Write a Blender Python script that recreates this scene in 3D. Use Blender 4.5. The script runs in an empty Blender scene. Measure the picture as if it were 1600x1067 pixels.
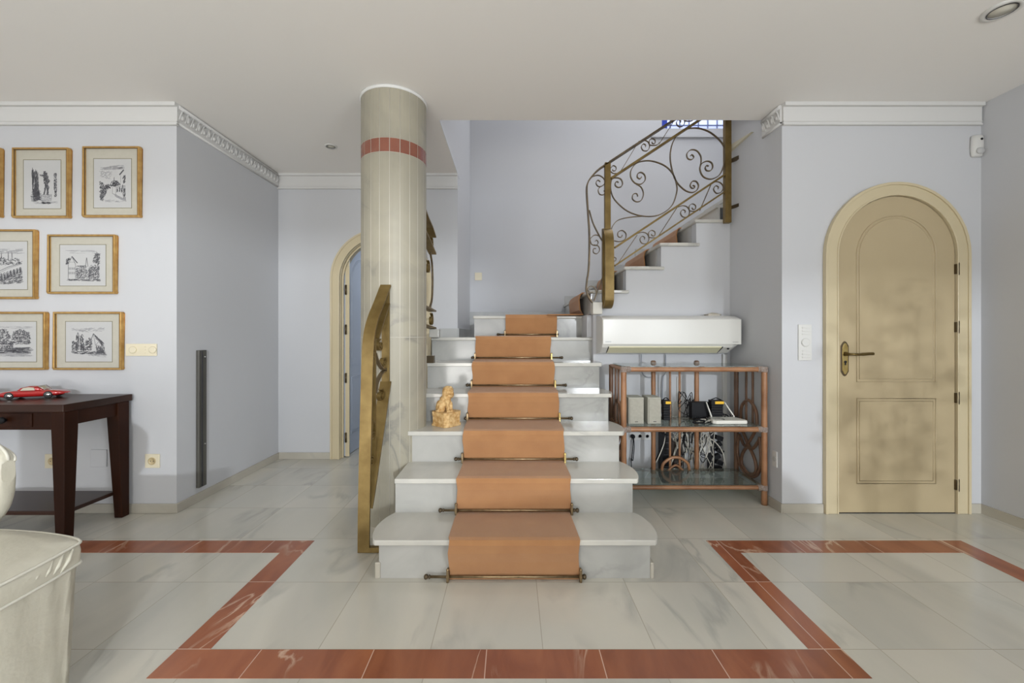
import bpy, math, random
from mathutils import Vector, Matrix, noise
random.seed(7)
PI = math.pi
scn = bpy.context.scene
COL = scn.collection

# ------------------------------------------------------------------ camera, light, exposure
H, F, YH = 1.12, 645.0, 523.0
cam = bpy.data.cameras.new('camera'); cam_o = bpy.data.objects.new('camera', cam); COL.objects.link(cam_o)
cam_o.location = (0, 0, H); cam_o.rotation_euler = (PI/2, 0, 0)
cam.sensor_width = 36; cam.lens = F/1600*36; cam.shift_y = -(533.5-YH)/1600; cam.clip_start = 0.02
scn.camera = cam_o
scn.view_settings.view_transform = 'Standard'; scn.view_settings.look = 'None'
scn.view_settings.gamma = 1; scn.view_settings.use_curve_mapping = False
scn.view_settings.exposure = 0.14
world = bpy.data.worlds.new('world'); scn.world = world; world.use_nodes = True
wb = world.node_tree.nodes['Background']; wb.inputs[0].default_value = (0.78, 0.86, 1.0, 1); wb.inputs[1].default_value = 1.2

def area(name, loc, aim, sx, sy, power, col=(1, 1, 1)):
    l = bpy.data.lights.new(name, 'AREA'); l.shape = 'RECTANGLE'; l.size = sx; l.size_y = sy
    l.energy = power; l.color = col
    o = bpy.data.objects.new(name, l); COL.objects.link(o); o.location = loc
    o.rotation_euler = (Vector(aim)-Vector(loc)).to_track_quat('-Z', 'Y').to_euler()
    return o
# daylight through the glazed openings of the wall behind the camera
area('window_daylight', (-0.3, -7.2, 2.3), (-0.3, 0, 1.3), 7.0, 3.4, 70, (0.90, 0.95, 1.0))
area('terrace_sunlight', (2.6, -8.0, 2.3), (0.0, 2.6, 1.2), 0.22, 0.14, 380, (0.90, 0.95, 1.0))
area('floor_bounce_fill', (-1.1, -2.6, 0.03), (-0.9, -1.2, 2.5), 3.2, 2.8, 270, (1.0, 0.975, 0.93))  # upward fill lamp standing in for floor bounce, added to lift the ceiling
area('side_fill_light', (2.90, -1.8, 1.45), (-2.2, 0.4, 1.4), 1.3, 1.5, 82, (0.90, 0.95, 1.0))  # fill lamp at an invented side window, added to brighten the left walls
area('stairwell_daylight', (1.6, 3.9, 4.9), (0.9, 4.0, 1.0), 2.2, 1.2, 44, (0.96, 0.97, 1.0))
area('side_room_daylight', (-1.0, 5.3, 2.2), (-1.45, 4.0, 1.0), 0.8, 0.8, 9, (0.82, 0.90, 1.0))

# ------------------------------------------------------------------ helpers
def P(px, py, D):
    return Vector(((px-800)*D/F, D, H-(py-YH)*D/F))
def X_(px, D): return (px-800)*D/F
def Z_(py, D): return H-(py-YH)*D/F

WLOC = {}
class MB:
    def __init__(s): s.v = []; s.f = []; s.m = []; s.sm = []
    def add(s, vs, fs, mi=0, smooth=False):
        n = len(s.v); s.v += [Vector(v) for v in vs]
        for f in fs: s.f.append([n+i for i in f]); s.m.append(mi); s.sm.append(smooth)
        return s
    def box(s, a, b, mi=0):
        x0, x1 = sorted((a[0], b[0])); y0, y1 = sorted((a[1], b[1])); z0, z1 = sorted((a[2], b[2]))
        return s.add([(x0,y0,z0),(x1,y0,z0),(x1,y1,z0),(x0,y1,z0),(x0,y0,z1),(x1,y0,z1),(x1,y1,z1),(x0,y1,z1)],
                     [(0,3,2,1),(4,5,6,7),(0,1,5,4),(1,2,6,5),(2,3,7,6),(3,0,4,7)], mi)
    def prism(s, pts, axis, a, b, mi=0, smooth=False):
        # pts: 2D polygon in the two other axes (order x,y / x,z / y,z)
        def mk(p, t):
            return (t, p[0], p[1]) if axis == 'x' else ((p[0], t, p[1]) if axis == 'y' else (p[0], p[1], t))
        n = len(pts); vs = [mk(p, a) for p in pts]+[mk(p, b) for p in pts]
        fs = [list(range(n))[::-1], list(range(n, 2*n))]
        s.add(vs, fs, mi)
        k = len(s.v)-2*n
        for i in range(n):
            j = (i+1) % n; s.f.append([k+i, k+j, k+n+j, k+n+i]); s.m.append(mi); s.sm.append(smooth)
        return s
    def tube(s, pts, r, seg=8, mi=0, closed=False, smooth=True, flat=None):
        pts = [Vector(p) for p in pts]; n = len(pts)
        if n < 2: return s
        rr = r if isinstance(r, (list, tuple)) else [r]*n
        up = None; rings = []
        for i, p in enumerate(pts):
            if closed: t = pts[(i+1) % n]-pts[i-1]
            else: t = pts[min(i+1, n-1)]-pts[max(i-1, 0)]
            t = t.normalized() if t.length > 1e-9 else Vector((0, 0, 1))
            if flat is not None:
                w = Vector(flat[0]).normalized(); u = w; v = t.cross(u).normalized()
                hw, ht = flat[1]/2, flat[2]/2
                ring = [p+u*hw+v*ht, p-u*hw+v*ht, p-u*hw-v*ht, p+u*hw-v*ht]
            else:
                if up is None:
                    up = Vector((0, 0, 1)) if abs(t.z) < .9 else Vector((1, 0, 0))
                u = t.cross(up).normalized(); v = u.cross(t).normalized(); up = v
                ring = [p+(u*math.cos(2*PI*k/seg)+v*math.sin(2*PI*k/seg))*rr[i] for k in range(seg)]
            rings.append(ring)
        m = len(rings[0]); vs = [q for R_ in rings for q in R_]; fs = []
        for i in range(n if closed else n-1):
            a = i*m; b = ((i+1) % n)*m
            for k in range(m): fs.append((a+k, a+(k+1) % m, b+(k+1) % m, b+k))
        s.add(vs, fs, mi, smooth and flat is None)
        if not closed:
            s.add(rings[0], [tuple(range(m))[::-1]], mi); s.add(rings[-1], [tuple(range(m))], mi)
        return s
    def lathe(s, prof, c, axis='z', seg=24, mi=0, smooth=True, cap=True):
        # prof: (r, h) along axis from point c
        c = Vector(c); vs = []
        for r, h in prof:
            for k in range(seg):
                a = 2*PI*k/seg; x, y = r*math.cos(a), r*math.sin(a)
                vs.append(c+(Vector((x, y, h)) if axis == 'z' else Vector((x, h, y)) if axis == 'y' else Vector((h, x, y))))
        fs = []
        for i in range(len(prof)-1):
            for k in range(seg):
                fs.append((i*seg+k, i*seg+(k+1) % seg, (i+1)*seg+(k+1) % seg, (i+1)*seg+k))
        s.add(vs, fs, mi, smooth)
        n = len(s.v)-len(vs)
        if not cap: return s
        if prof[0][0] > 1e-6: s.f.append([n+k for k in range(seg)][::-1]); s.m.append(mi); s.sm.append(False)
        if prof[-1][0] > 1e-6: s.f.append([n+(len(prof)-1)*seg+k for k in range(seg)]); s.m.append(mi); s.sm.append(False)
        return s
    def ball(s, c, r, mi=0, seg=12, rot=None):
        rx, ry, rz = (r, r, r) if not isinstance(r, (tuple, list)) else r
        c = Vector(c); vs = []; fs = []; n = seg//2
        for i in range(n+1):
            th = PI*i/n
            for k in range(seg):
                ph = 2*PI*k/seg
                d = Vector((rx*math.sin(th)*math.cos(ph), ry*math.sin(th)*math.sin(ph), rz*math.cos(th)))
                if rot is not None: d = rot @ d
                vs.append(c+d)
        for i in range(n):
            for k in range(seg): fs.append((i*seg+k, (i+1)*seg+k, (i+1)*seg+(k+1) % seg, i*seg+(k+1) % seg))
        return s.add(vs, fs, mi, True)
    def loft(s, rings, mi=0, smooth=True, cap=True):
        m = len(rings[0]); n0 = len(s.v); vs = [q for R_ in rings for q in R_]; fs = []
        for i in range(len(rings)-1):
            for k in range(m): fs.append((i*m+k, i*m+(k+1) % m, (i+1)*m+(k+1) % m, (i+1)*m+k))
        s.add(vs, fs, mi, smooth)
        if cap: s.add(rings[0], [tuple(range(m))[::-1]], mi); s.add(rings[-1], [tuple(range(m))], mi)
        return s
    def xf(s, M, start=0):
        for i in range(start, len(s.v)): s.v[i] = M @ s.v[i]
        return s
    def build(s, name, mats, parent=None, bevel=0, kind=None, label=None, seg=2, fix=True):
        off = WLOC.get(parent.name, Vector((0, 0, 0))) if parent else None
        if parent is None:
            off = Vector((0, 0, 0))
        me = bpy.data.meshes.new(name)
        me.from_pydata([tuple(v-off) for v in s.v], [], s.f)
        if not isinstance(mats, (list, tuple)): mats = [mats]
        for m in mats: me.materials.append(m)
        for p, mi, sm in zip(me.polygons, s.m, s.sm): p.material_index = mi; p.use_smooth = sm
        me.update()
        if fix:
            import bmesh
            bm = bmesh.new(); bm.from_mesh(me); bmesh.ops.remove_doubles(bm, verts=bm.verts, dist=1e-6)
            bmesh.ops.recalc_face_normals(bm, faces=bm.faces); bm.to_mesh(me); bm.free()
        o = bpy.data.objects.new(name, me); COL.objects.link(o)
        if parent: o.parent = parent; WLOC[o.name] = off.copy()
        else: WLOC[o.name] = Vector((0, 0, 0))
        if bevel:
            b = o.modifiers.new('bevel', 'BEVEL'); b.width = bevel; b.segments = seg; b.limit_method = 'ANGLE'; b.angle_limit = math.radians(40)
        if kind: o['kind'] = kind
        if label: o['label'] = label
        return o

def thing(name, label, cat, loc, group=None):
    o = bpy.data.objects.new(name, None); COL.objects.link(o); o.location = loc; o.empty_display_size = .05
    o['label'] = label; o['category'] = cat
    if group: o['group'] = group
    WLOC[o.name] = Vector(loc); return o
def tag(o, label, cat, group=None, kind=None):
    o['label'] = label; o['category'] = cat
    if group: o['group'] = group
    if kind: o['kind'] = kind
    # put the origin of a one-mesh thing on its own base
    me = o.data; vs = [v.co for v in me.vertices]
    c = Vector(((min(v.x for v in vs)+max(v.x for v in vs))/2, (min(v.y for v in vs)+max(v.y for v in vs))/2, min(v.z for v in vs)))
    me.transform(Matrix.Translation(-c)); o.location = c; WLOC[o.name] = c
    return o
def spline(pts, n=6, closed=False):
    pts = [Vector(p) for p in pts]; N = len(pts); out = []
    for i in range(N if closed else N-1):
        if closed: p0, p1, p2, p3 = pts[i-1], pts[i], pts[(i+1) % N], pts[(i+2) % N]
        else: p0, p1, p2, p3 = pts[max(i-1, 0)], pts[i], pts[i+1], pts[min(i+2, N-1)]
        for k in range(n):
            t = k/n
            out.append(.5*((2*p1)+(-p0+p2)*t+(2*p0-5*p1+4*p2-p3)*t*t+(-p0+3*p1-3*p2+p3)*t**3))
    if not closed: out.append(pts[-1])
    return out

# ------------------------------------------------------------------ materials
def mat(name, col, rough=.5, metal=0., spec=.5, **kw):
    m = bpy.data.materials.new(name); m.use_nodes = True
    b = m.node_tree.nodes['Principled BSDF']
    b.inputs['Base Color'].default_value = (*col, 1); b.inputs['Roughness'].default_value = rough
    b.inputs['Metallic'].default_value = metal; b.inputs['Specular IOR Level'].default_value = spec
    for k, v in kw.items(): b.inputs[k].default_value = v
    return m
def N(m, t, **kw):
    n = m.node_tree.nodes.new(t)
    for k, v in kw.items(): setattr(n, k, v)
    return n
def L(m, a, b): m.node_tree.links.new(a, b)
def noisy(name, col, col2, scale=5, rough=.5, metal=0., detail=6, bump=0., stretch=(1, 1, 1), lo=.35, hi=.65, spec=.5, bscale=None, dist=0., coord='Object'):
    m = mat(name, col, rough, metal, spec); b = m.node_tree.nodes['Principled BSDF']
    tc = N(m, 'ShaderNodeTexCoord'); mp = N(m, 'ShaderNodeMapping'); mp.inputs['Scale'].default_value = stretch
    L(m, tc.outputs[coord], mp.inputs[0])
    nz = N(m, 'ShaderNodeTexNoise'); nz.inputs['Scale'].default_value = scale; nz.inputs['Detail'].default_value = detail; nz.inputs['Distortion'].default_value = dist
    L(m, mp.outputs[0], nz.inputs[0])
    cr = N(m, 'ShaderNodeValToRGB'); cr.color_ramp.elements[0].position = lo; cr.color_ramp.elements[1].position = hi
    cr.color_ramp.elements[0].color = (*col, 1); cr.color_ramp.elements[1].color = (*col2, 1)
    L(m, nz.outputs[0], cr.inputs[0]); L(m, cr.outputs[0], b.inputs['Base Color'])
    if bump:
        n2 = N(m, 'ShaderNodeTexNoise'); n2.inputs['Scale'].default_value = bscale or scale*4; n2.inputs['Detail'].default_value = 4
        L(m, mp.outputs[0], n2.inputs[0])
        bp = N(m, 'ShaderNodeBump'); bp.inputs['Strength'].default_value = bump; bp.inputs['Distance'].default_value = .01
        L(m, n2.outputs[0], bp.inputs['Height']); L(m, bp.outputs[0], b.inputs['Normal'])
    return m

def marble(name, base, cloud, vein, rough=.18, scale=3, vscale=2.2, vw=.03, tile=None, vstr=.6, grout=(.62, .6, .55), off=(0, 0), joint=.0022, var=.05):
    m = mat(name, base, rough, 0, .45); nt = m.node_tree; b = nt.nodes['Principled BSDF']
    tc = N(m, 'ShaderNodeNewGeometry'); pos = tc.outputs['Position']
    vec = pos; rnd = None; gfac = None
    if tile:
        sub = N(m, 'ShaderNodeVectorMath', operation='SUBTRACT'); sub.inputs[1].default_value = (off[0], off[1], 0); L(m, pos, sub.inputs[0])
        dv = N(m, 'ShaderNodeVectorMath', operation='SCALE'); dv.inputs['Scale'].default_value = 1/tile; L(m, sub.outputs[0], dv.inputs[0])
        fl = N(m, 'ShaderNodeVectorMath', operation='FLOOR'); L(m, dv.outputs[0], fl.inputs[0])
        wn = N(m, 'ShaderNodeTexWhiteNoise', noise_dimensions='2D'); L(m, fl.outputs[0], wn.inputs['Vector']); rnd = wn.outputs['Value']
        off2 = N(m, 'ShaderNodeVectorMath', operation='SCALE'); off2.inputs['Scale'].default_value = 9; L(m, wn.outputs['Color'], off2.inputs[0])
        ad = N(m, 'ShaderNodeVectorMath', operation='ADD'); L(m, pos, ad.inputs[0]); L(m, off2.outputs[0], ad.inputs[1]); vec = ad.outputs[0]
        fr = N(m, 'ShaderNodeVectorMath', operation='FRACTION'); L(m, dv.outputs[0], fr.inputs[0])
        sp = N(m, 'ShaderNodeSeparateXYZ'); L(m, fr.outputs[0], sp.inputs[0])
        outs = []
        for a in (0, 1):
            pp = N(m, 'ShaderNodeMath', operation='PINGPONG'); pp.inputs[1].default_value = .5; L(m, sp.outputs[a], pp.inputs[0])
            lt = N(m, 'ShaderNodeMath', operation='LESS_THAN'); lt.inputs[1].default_value = joint/tile; L(m, pp.outputs[0], lt.inputs[0]); outs.append(lt.outputs[0])
        mx = N(m, 'ShaderNodeMath', operation='MAXIMUM'); L(m, outs[0], mx.inputs[0]); L(m, outs[1], mx.inputs[1]); gfac = mx.outputs[0]
    mp = N(m, 'ShaderNodeMapping'); mp.inputs['Rotation'].default_value = (.4, .3, .7); mp.inputs['Scale'].default_value = (1, .35, 1); L(m, vec, mp.inputs[0])
    n1 = N(m, 'ShaderNodeTexNoise'); n1.inputs['Scale'].default_value = scale; n1.inputs['Detail'].default_value = 5; n1.inputs['Distortion'].default_value = .8; L(m, mp.outputs[0], n1.inputs[0])
    cr = N(m, 'ShaderNodeValToRGB'); cr.color_ramp.elements[0].position = .36; cr.color_ramp.elements[1].position = .66
    cr.color_ramp.elements[0].color = (*cloud, 1); cr.color_ramp.elements[1].color = (*base, 1); L(m, n1.outputs[0], cr.inputs[0])
    n2 = N(m, 'ShaderNodeTexNoise'); n2.inputs['Scale'].default_value = vscale; n2.inputs['Detail'].default_value = 8; n2.inputs['Distortion'].default_value = 1.2; L(m, mp.outputs[0], n2.inputs[0])
    s1 = N(m, 'ShaderNodeMath', operation='SUBTRACT'); s1.inputs[1].default_value = .5; L(m, n2.outputs[0], s1.inputs[0])
    ab = N(m, 'ShaderNodeMath', operation='ABSOLUTE'); L(m, s1.outputs[0], ab.inputs[0])
    mr = N(m, 'ShaderNodeMapRange'); mr.inputs[1].default_value = 0; mr.inputs[2].default_value = vw; mr.inputs[3].default_value = vstr; mr.inputs[4].default_value = 0; L(m, ab.outputs[0], mr.inputs[0])
    n3 = N(m, 'ShaderNodeTexNoise'); n3.inputs['Scale'].default_value = 2.3; L(m, vec, n3.inputs[0])
    g3 = N(m, 'ShaderNodeMapRange'); g3.inputs[1].default_value = .48; g3.inputs[2].default_value = .62; L(m, n3.outputs[0], g3.inputs[0])
    ml = N(m, 'ShaderNodeMath', operation='MULTIPLY'); L(m, mr.outputs[0], ml.inputs[0]); L(m, g3.outputs[0], ml.inputs[1])
    mix = N(m, 'ShaderNodeMix', data_type='RGBA'); L(m, ml.outputs[0], mix.inputs[0]); L(m, cr.outputs[0], mix.inputs[6]); mix.inputs[7].default_value = (*vein, 1)
    out = mix.outputs[2]
    if tile:
        hv = N(m, 'ShaderNodeHueSaturation'); vr = N(m, 'ShaderNodeMapRange'); vr.inputs[3].default_value = 1-var; vr.inputs[4].default_value = 1+var; L(m, rnd, vr.inputs[0])
        L(m, vr.outputs[0], hv.inputs['Value']); L(m, out, hv.inputs['Color'])
        mg = N(m, 'ShaderNodeMix', data_type='RGBA'); L(m, gfac, mg.inputs[0]); L(m, hv.outputs[0], mg.inputs[6]); mg.inputs[7].default_value = (*grout, 1); out = mg.outputs[2]
    L(m, out, b.inputs['Base Color'])
    return m

def paint(name, col, rough=.75, bump=.04):
    m = mat(name, col, rough, 0, .25); b = m.node_tree.nodes['Principled BSDF']
    tc = N(m, 'ShaderNodeNewGeometry'); nz = N(m, 'ShaderNodeTexNoise'); nz.inputs['Scale'].default_value = 60; nz.inputs['Detail'].default_value = 3
    L(m, tc.outputs['Position'], nz.inputs[0]); bp = N(m, 'ShaderNodeBump'); bp.inputs['Strength'].default_value = bump; bp.inputs['Distance'].default_value = .004
    L(m, nz.outputs[0], bp.inputs['Height']); L(m, bp.outputs[0], b.inputs['Normal'])
    return m

M_WALL = paint('wall_paint', (.57, .577, .595))
M_CEIL = paint('ceiling_paint', (.84, .82, .79))
M_CROWN = paint('crown_plaster', (.66, .655, .64), .6)
M_FLOOR = marble('floor_marble', (.60, .572, .50), (.50, .488, .435), (.30, .295, .275), rough=.16, tile=.4, off=(.11, 1.87), scale=2.0, vscale=1.4, vw=.03, vstr=.45, grout=(.42, .39, .325), joint=.0018, var=.045)
M_RED = marble('red_marble', (.35, .125, .060), (.26, .085, .042), (.70, .50, .36), rough=.2, scale=9, vscale=4.2, vw=.022, vstr=.8, tile=.4, off=(.31, 1.87), grout=(.62, .42, .32), joint=.0016, var=.12)
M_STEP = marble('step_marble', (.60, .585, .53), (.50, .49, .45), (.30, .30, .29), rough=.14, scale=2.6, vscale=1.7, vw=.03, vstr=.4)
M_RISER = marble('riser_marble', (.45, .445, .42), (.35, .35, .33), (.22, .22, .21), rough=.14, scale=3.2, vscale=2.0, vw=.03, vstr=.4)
M_ROUGHST = mat('honed_marble', (.60, .58, .52), .6)
M_SKIRT = marble('skirting_marble', (.50, .47, .40), (.43, .40, .34), (.4, .38, .34), rough=.25, scale=4, vstr=.4)
M_SKIRT2 = marble('grey_skirting_marble', (.50, .505, .49), (.42, .425, .42), (.36, .36, .36), rough=.22, scale=4, vstr=.4)
M_COL = marble('column_marble', (.385, .355, .275), (.315, .295, .235), (.17, .17, .155), rough=.42, scale=3.0, vscale=2.2, vw=.035, vstr=.7)
M_COLRED = marble('column_red_marble', (.27, .10, .065), (.21, .075, .05), (.42, .25, .18), rough=.25, scale=8)
M_GROUT = mat('column_grout', (.55, .52, .45), .7)
M_CREAM = noisy('cream_door_paint', (.45, .365, .225), (.475, .385, .24), 2, .32, bump=.03, spec=.4)
M_CREAML = noisy('cream_frame_paint', (.57, .49, .32), (.60, .515, .345), 2, .3, spec=.4)
M_GOLD = noisy('gold_leaf', (.52, .29, .09), (.66, .42, .15), 30, .32, .75, lo=.3, hi=.7)
M_GOLDD = mat('gold_dark', (.20, .13, .06), .45, .5)
M_BRASSR = noisy('painted_gold_rail', (.155, .10, .028), (.22, .15, .05), 14, .42, .55, bump=.05)
M_IRON = noisy('dark_gilt_iron', (.10, .075, .045), (.18, .13, .07), 20, .45, .5)
M_BRASS = noisy('aged_brass', (.22, .16, .09), (.32, .24, .14), 40, .32, .9)
M_BRASSL = noisy('polished_brass', (.62, .46, .16), (.72, .56, .24), 40, .22, .9)
M_BROWNM = mat('brown_metal', (.10, .075, .045), .4, .7)
M_CARPET = noisy('tan_carpet', (.42, .205, .088), (.46, .232, .10), 9, .95, bump=.5, bscale=900, spec=.1)
M_CARPET.node_tree.nodes['Principled BSDF'].inputs['Sheen Weight'].default_value = .35
M_WOOD = noisy('dark_mahogany', (.013, .0045, .0025), (.034, .010, .004), 6, .4, spec=.15, stretch=(1, 1, .12), bump=.03, dist=.6)
M_WOODT = noisy('dark_mahogany_top', (.024, .010, .006), (.042, .017, .010), 6, .32, spec=.3, stretch=(.12, 1, 1), dist=.6)
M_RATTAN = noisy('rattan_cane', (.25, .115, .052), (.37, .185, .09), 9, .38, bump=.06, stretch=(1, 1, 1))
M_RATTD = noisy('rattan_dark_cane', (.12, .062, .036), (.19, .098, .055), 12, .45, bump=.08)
M_WRAP = noisy('pale_binding', (.38, .33, .30), (.24, .17, .13), 120, .6)
M_STONE = noisy('ochre_stone', (.42, .23, .07), (.66, .46, .22), 45, .75, bump=.45, bscale=70)
M_WHITEP = mat('white_plastic', (.64, .635, .61), .4)
M_ACP = mat('air_conditioner_plastic', (.63, .62, .58), .22)
M_CREAMP = mat('cream_plastic', (.74, .67, .50), .35)
M_SPK = mat('speaker_shell', (.42, .41, .35), .55)
M_SPKG = noisy('speaker_cloth', (.37, .355, .30), (.41, .395, .335), 60, .85, bump=.3, bscale=500)
M_BLACK = mat('black_plastic', (.010, .010, .012), .5, 0, .2)
M_DGREY = mat('dark_grey_plastic', (.045, .045, .05), .5, 0, .3)
M_YEL = mat('yellow_label', (.85, .50, .02), .5)
M_STEEL = noisy('bronze_grey_metal', (.135, .13, .115), (.165, .16, .14), 30, .45, .6, stretch=(1, 1, .1))
M_LEATH = noisy('cream_leather', (.56, .535, .44), (.60, .575, .48), 8, .42, bump=.15, bscale=60)
M_STITCH = mat('cream_piping', (.66, .64, .56), .4)
M_PAPER = mat('print_paper', (.52, .52, .515), .8)
M_MAT = noisy('beige_mat_board', (.49, .465, .39), (.51, .485, .41), 40, .85)
M_INK = mat('print_ink', (.10, .10, .11), .9)
M_INKL = mat('print_ink_wash', (.34, .34, .35), .9)
M_REDCAR = mat('toy_red_lacquer', (.42, .012, .012), .12, .15, .6, **{'Coat Weight': .8, 'Coat Roughness': .05})
M_CHROME = mat('chrome', (.75, .75, .76), .12, 1.)
M_RUBBER = mat('tyre_rubber', (.02, .02, .02), .7)
M_CWIN = mat('toy_window', (.55, .52, .42), .08, 0, .8)
M_LAMPG = mat('lamp_glass', (.7, .68, .6), .2)
M_HOLE = mat('dark_hole', (.01, .01, .01), .9)
M_CABW = mat('white_cable', (.6, .57, .5), .5)
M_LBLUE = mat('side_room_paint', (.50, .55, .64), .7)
M_GLASS = mat('shelf_glass', (.80, .90, .86), .02, 0, .5, **{'Transmission Weight': .93, 'IOR': 1.3})
M_DOORGL = mat('hinge_bronze', (.11, .08, .045), .4, .8)
def emis(name, c, s):
    m = mat(name, c, .4); b = m.node_tree.nodes['Principled BSDF']
    b.inputs['Emission Color'].default_value = (*c, 1); b.inputs['Emission Strength'].default_value = s; return m
M_PANE = emis('daylit_pane', (.60, .68, .95), .8)
M_BLUE = mat('blue_tile', (.03, .06, .42), .3)

# ------------------------------------------------------------------ the setting
ZC = 2.57
W1 = 2.6          # wall plane facing the room
WB = 3.73         # back wall with the left arched doorway
XS = -2.112       # left side wall
XL = -.4916       # left end of the staircase
XR = 1.70         # right side wall by the shelf
XRR = 2.955       # right wall
WS = 4.82         # far wall of the stairwell
def struct(name, b, m, bevel=0):
    return b.build(name, m, kind='structure', bevel=bevel)
struct('floor', MB().box((-5, -5, -.1), (XRR+.15, 5.6, 0)), M_FLOOR)
b = MB().box((-5.1, -5.1, ZC), (3.3, 2.79, ZC+.3)).box((-5.1, 2.79, ZC), (XL, WB+.12, ZC+.3))
struct('ceiling', b, M_CEIL)
struct('wall_left', MB().box((-5.1, -5, 0), (-5, 2.75, ZC)), M_WALL)
struct('wall_left_front', MB().box((-5, W1, 0), (XS, W1+.15, ZC)), M_WALL)
struct('wall_left_side', MB().box((XS-.15, W1+.15, 0), (XS, WB+.12, ZC)), M_WALL)
def arch_pts(cx, r, zs, n=24):
    return [(cx+r*math.cos(a), zs+r*math.sin(a)) for a in [PI*k/n for k in range(n+1)]]
def arch_wall(x0, x1, z1, cx, r, zs):
    # outline of a wall with an arched opening standing on the floor
    return [(x0, 0), (cx-r, 0)] + arch_pts(cx, r, zs)[::-1] + [(cx+r, 0), (x1, 0), (x1, z1), (x0, z1)]
DZ = 1.62
DL = -1.18; DR = 2.41
struct('wall_back', MB().prism(arch_wall(XS, XL, ZC, DL, .395, DZ), 'y', WB, WB+.12), M_WALL)
struct('wall_stair_left', MB().box((XL-.12, WB+.12, 0), (XL, WS, 5)).box((XL-.12, 2.79, ZC+.3), (XL, WB+.12, 5)).box((XL, 2.79, ZC), (XL+.002, WB+.12, ZC+.3)), M_WALL)
wx0, wx1, wz0, wz1 = 1.75, 2.63, 3.53, 4.35
b = MB().box((XL-.12, WS, 0), (wx0, WS+.12, 5)).box((wx1, WS, 0), (3.3, WS+.12, 5)).box((wx0, WS, 0), (wx1, WS+.12, wz0)).box((wx0, WS, wz1), (wx1, WS+.12, 5))
struct('wall_stair_back', b, M_WALL)
struct('wall_stair_upper_front', MB().box((XL-.12, 2.67, ZC+.3), (3.3, 2.79, 5)), M_WALL)
struct('wall_stair_right', MB().box((3.2, 2.79, 0), (3.3, WS, 5)), M_WALL)
struct('ceiling_stairwell', MB().box((XL-.12, 2.67, 5), (3.3, WS+.12, 5.1)), M_CEIL)
struct('wall_right_front', MB().prism(arch_wall(XR, XRR, ZC, DR, .385, DZ), 'y', W1, W1+.15), M_WALL)
struct('wall_right_side', MB().box((XR, W1+.15, 0), (XR+.15, 3.22, ZC)).box((XR, 2.79, ZC), (XR+.15, 3.22, 4.2)), M_WALL)
struct('wall_right', MB().box((XRR, -5, 0), (XRR+.15, -2.5, ZC)).box((XRR, -1.1, 0), (XRR+.15, W1, ZC)).box((XRR, -2.5, 0), (XRR+.15, -1.1, .6)).box((XRR, -2.5, 2.25), (XRR+.15, -1.1, ZC)), M_WALL)  # the opening is invented to go with the side fill lamp
b = MB()
for y in (-2.5, -1.83, -1.16): b.box((XRR+.03, y, .6), (XRR+.08, y+.06, 2.25))
b.box((XRR+.03, -2.5, .6), (XRR+.08, -1.1, .66)).box((XRR+.03, -2.5, 2.19), (XRR+.08, -1.1, 2.25))
struct('added_side_window', b, M_WHITEP)  # unseen frame added to dress the opening of the side fill lamp
struct('wall_behind_door', MB().box((XR+.15, 3.3, 0), (3.2, 3.4, 2.0)), M_WALL)
# the wall behind the camera with its glazed openings
b = MB().box((-5, -5.1, 2.25), (XRR, -5, ZC)).box((-5, -5.1, 0), (-3.0, -5, 2.25)).box((2.85, -5.1, 0), (XRR, -5, 2.25)).box((1.98, -5.1, 2.045), (2.85, -5, 2.25))  # unseen header lowered on the right to cut the sunlight off higher up
struct('wall_rear', b, M_WALL)
b = MB()
for x in (-3.0, -1.35, .25, 2.79): b.box((x, -5.07, 0), (x+.06, -5.02, 2.25))
b.box((-3, -5.07, 2.2), (2.85, -5.02, 2.25)).box((-3, -5.07, 0), (2.85, -5.02, .08))
struct('window_2', b, M_WHITEP)
# side room beyond the left doorway
struct('wall_side_room', MB().box((-2.6, 5.5, 0), (XL-.12, 5.6, ZC)).box((-2.4, WB+.12, 0), (-2.3, 5.5, ZC)).box((XL-.13, WS, 0), (XL-.1, 5.5, ZC)).box((-2.4, WB+.12, ZC), (XL-.12, 5.6, ZC+.1)), M_LBLUE)

# wall below the upper flight, cut to the steps
r = .1832; t = .2766; D0 = 1.90; OV = .02; TH = .025
def RD(k): return D0+(k-1)*t                     # riser plane of the lower flight
RX = {8: .615, 9: .889, 10: 1.163, 11: 1.437, 12: 1.711}
poly = [(.6335, 0), (XR, 0), (XR, 11*r-TH), (RX[11], 11*r-TH), (RX[11], 10*r-TH), (RX[10], 10*r-TH), (RX[10], 9*r-TH), (RX[9], 9*r-TH), (RX[9], 8*r-TH), (RX[8]+.01, 8*r-TH), (RX[8]+.01, 7*r), (.6335, 7*r)]
struct('wall_under_stairs', MB().prism(poly, 'y', 3.22, 3.30), M_WALL)

# window of the stairwell
b = MB()
struct('window_1', MB().box((wx0, WS+.05, wz0), (wx1, WS+.09, wz1)), M_PANE)
b.box((wx0, WS+.02, wz0), (wx0+.07, WS+.05, wz1)).box((wx1-.07, WS+.02, wz0), (wx1, WS+.05, wz1)).box((wx0, WS+.02, wz1-.07), (wx1, WS+.05, wz1))
struct('trim_1', b, M_BLUE)
b = MB()
for i in range(1, 8): b.box((wx0+i*.11, WS+.03, wz0), (wx0+i*.11+.008, WS+.05, wz1))
b.box((wx0, WS+.03, wz0), (wx1, WS+.05, wz0+.01)).box((wx0, WS+.03, wz0+.05), (wx1, WS+.05, wz0+.058))
struct('trim_2', b, mat('muntin_grey', (.22, .26, .42), .4))
struct('trim_3', MB().box((1.62, WS-.02, 3.42), (2.75, WS, 3.445)), M_WALL)
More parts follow.
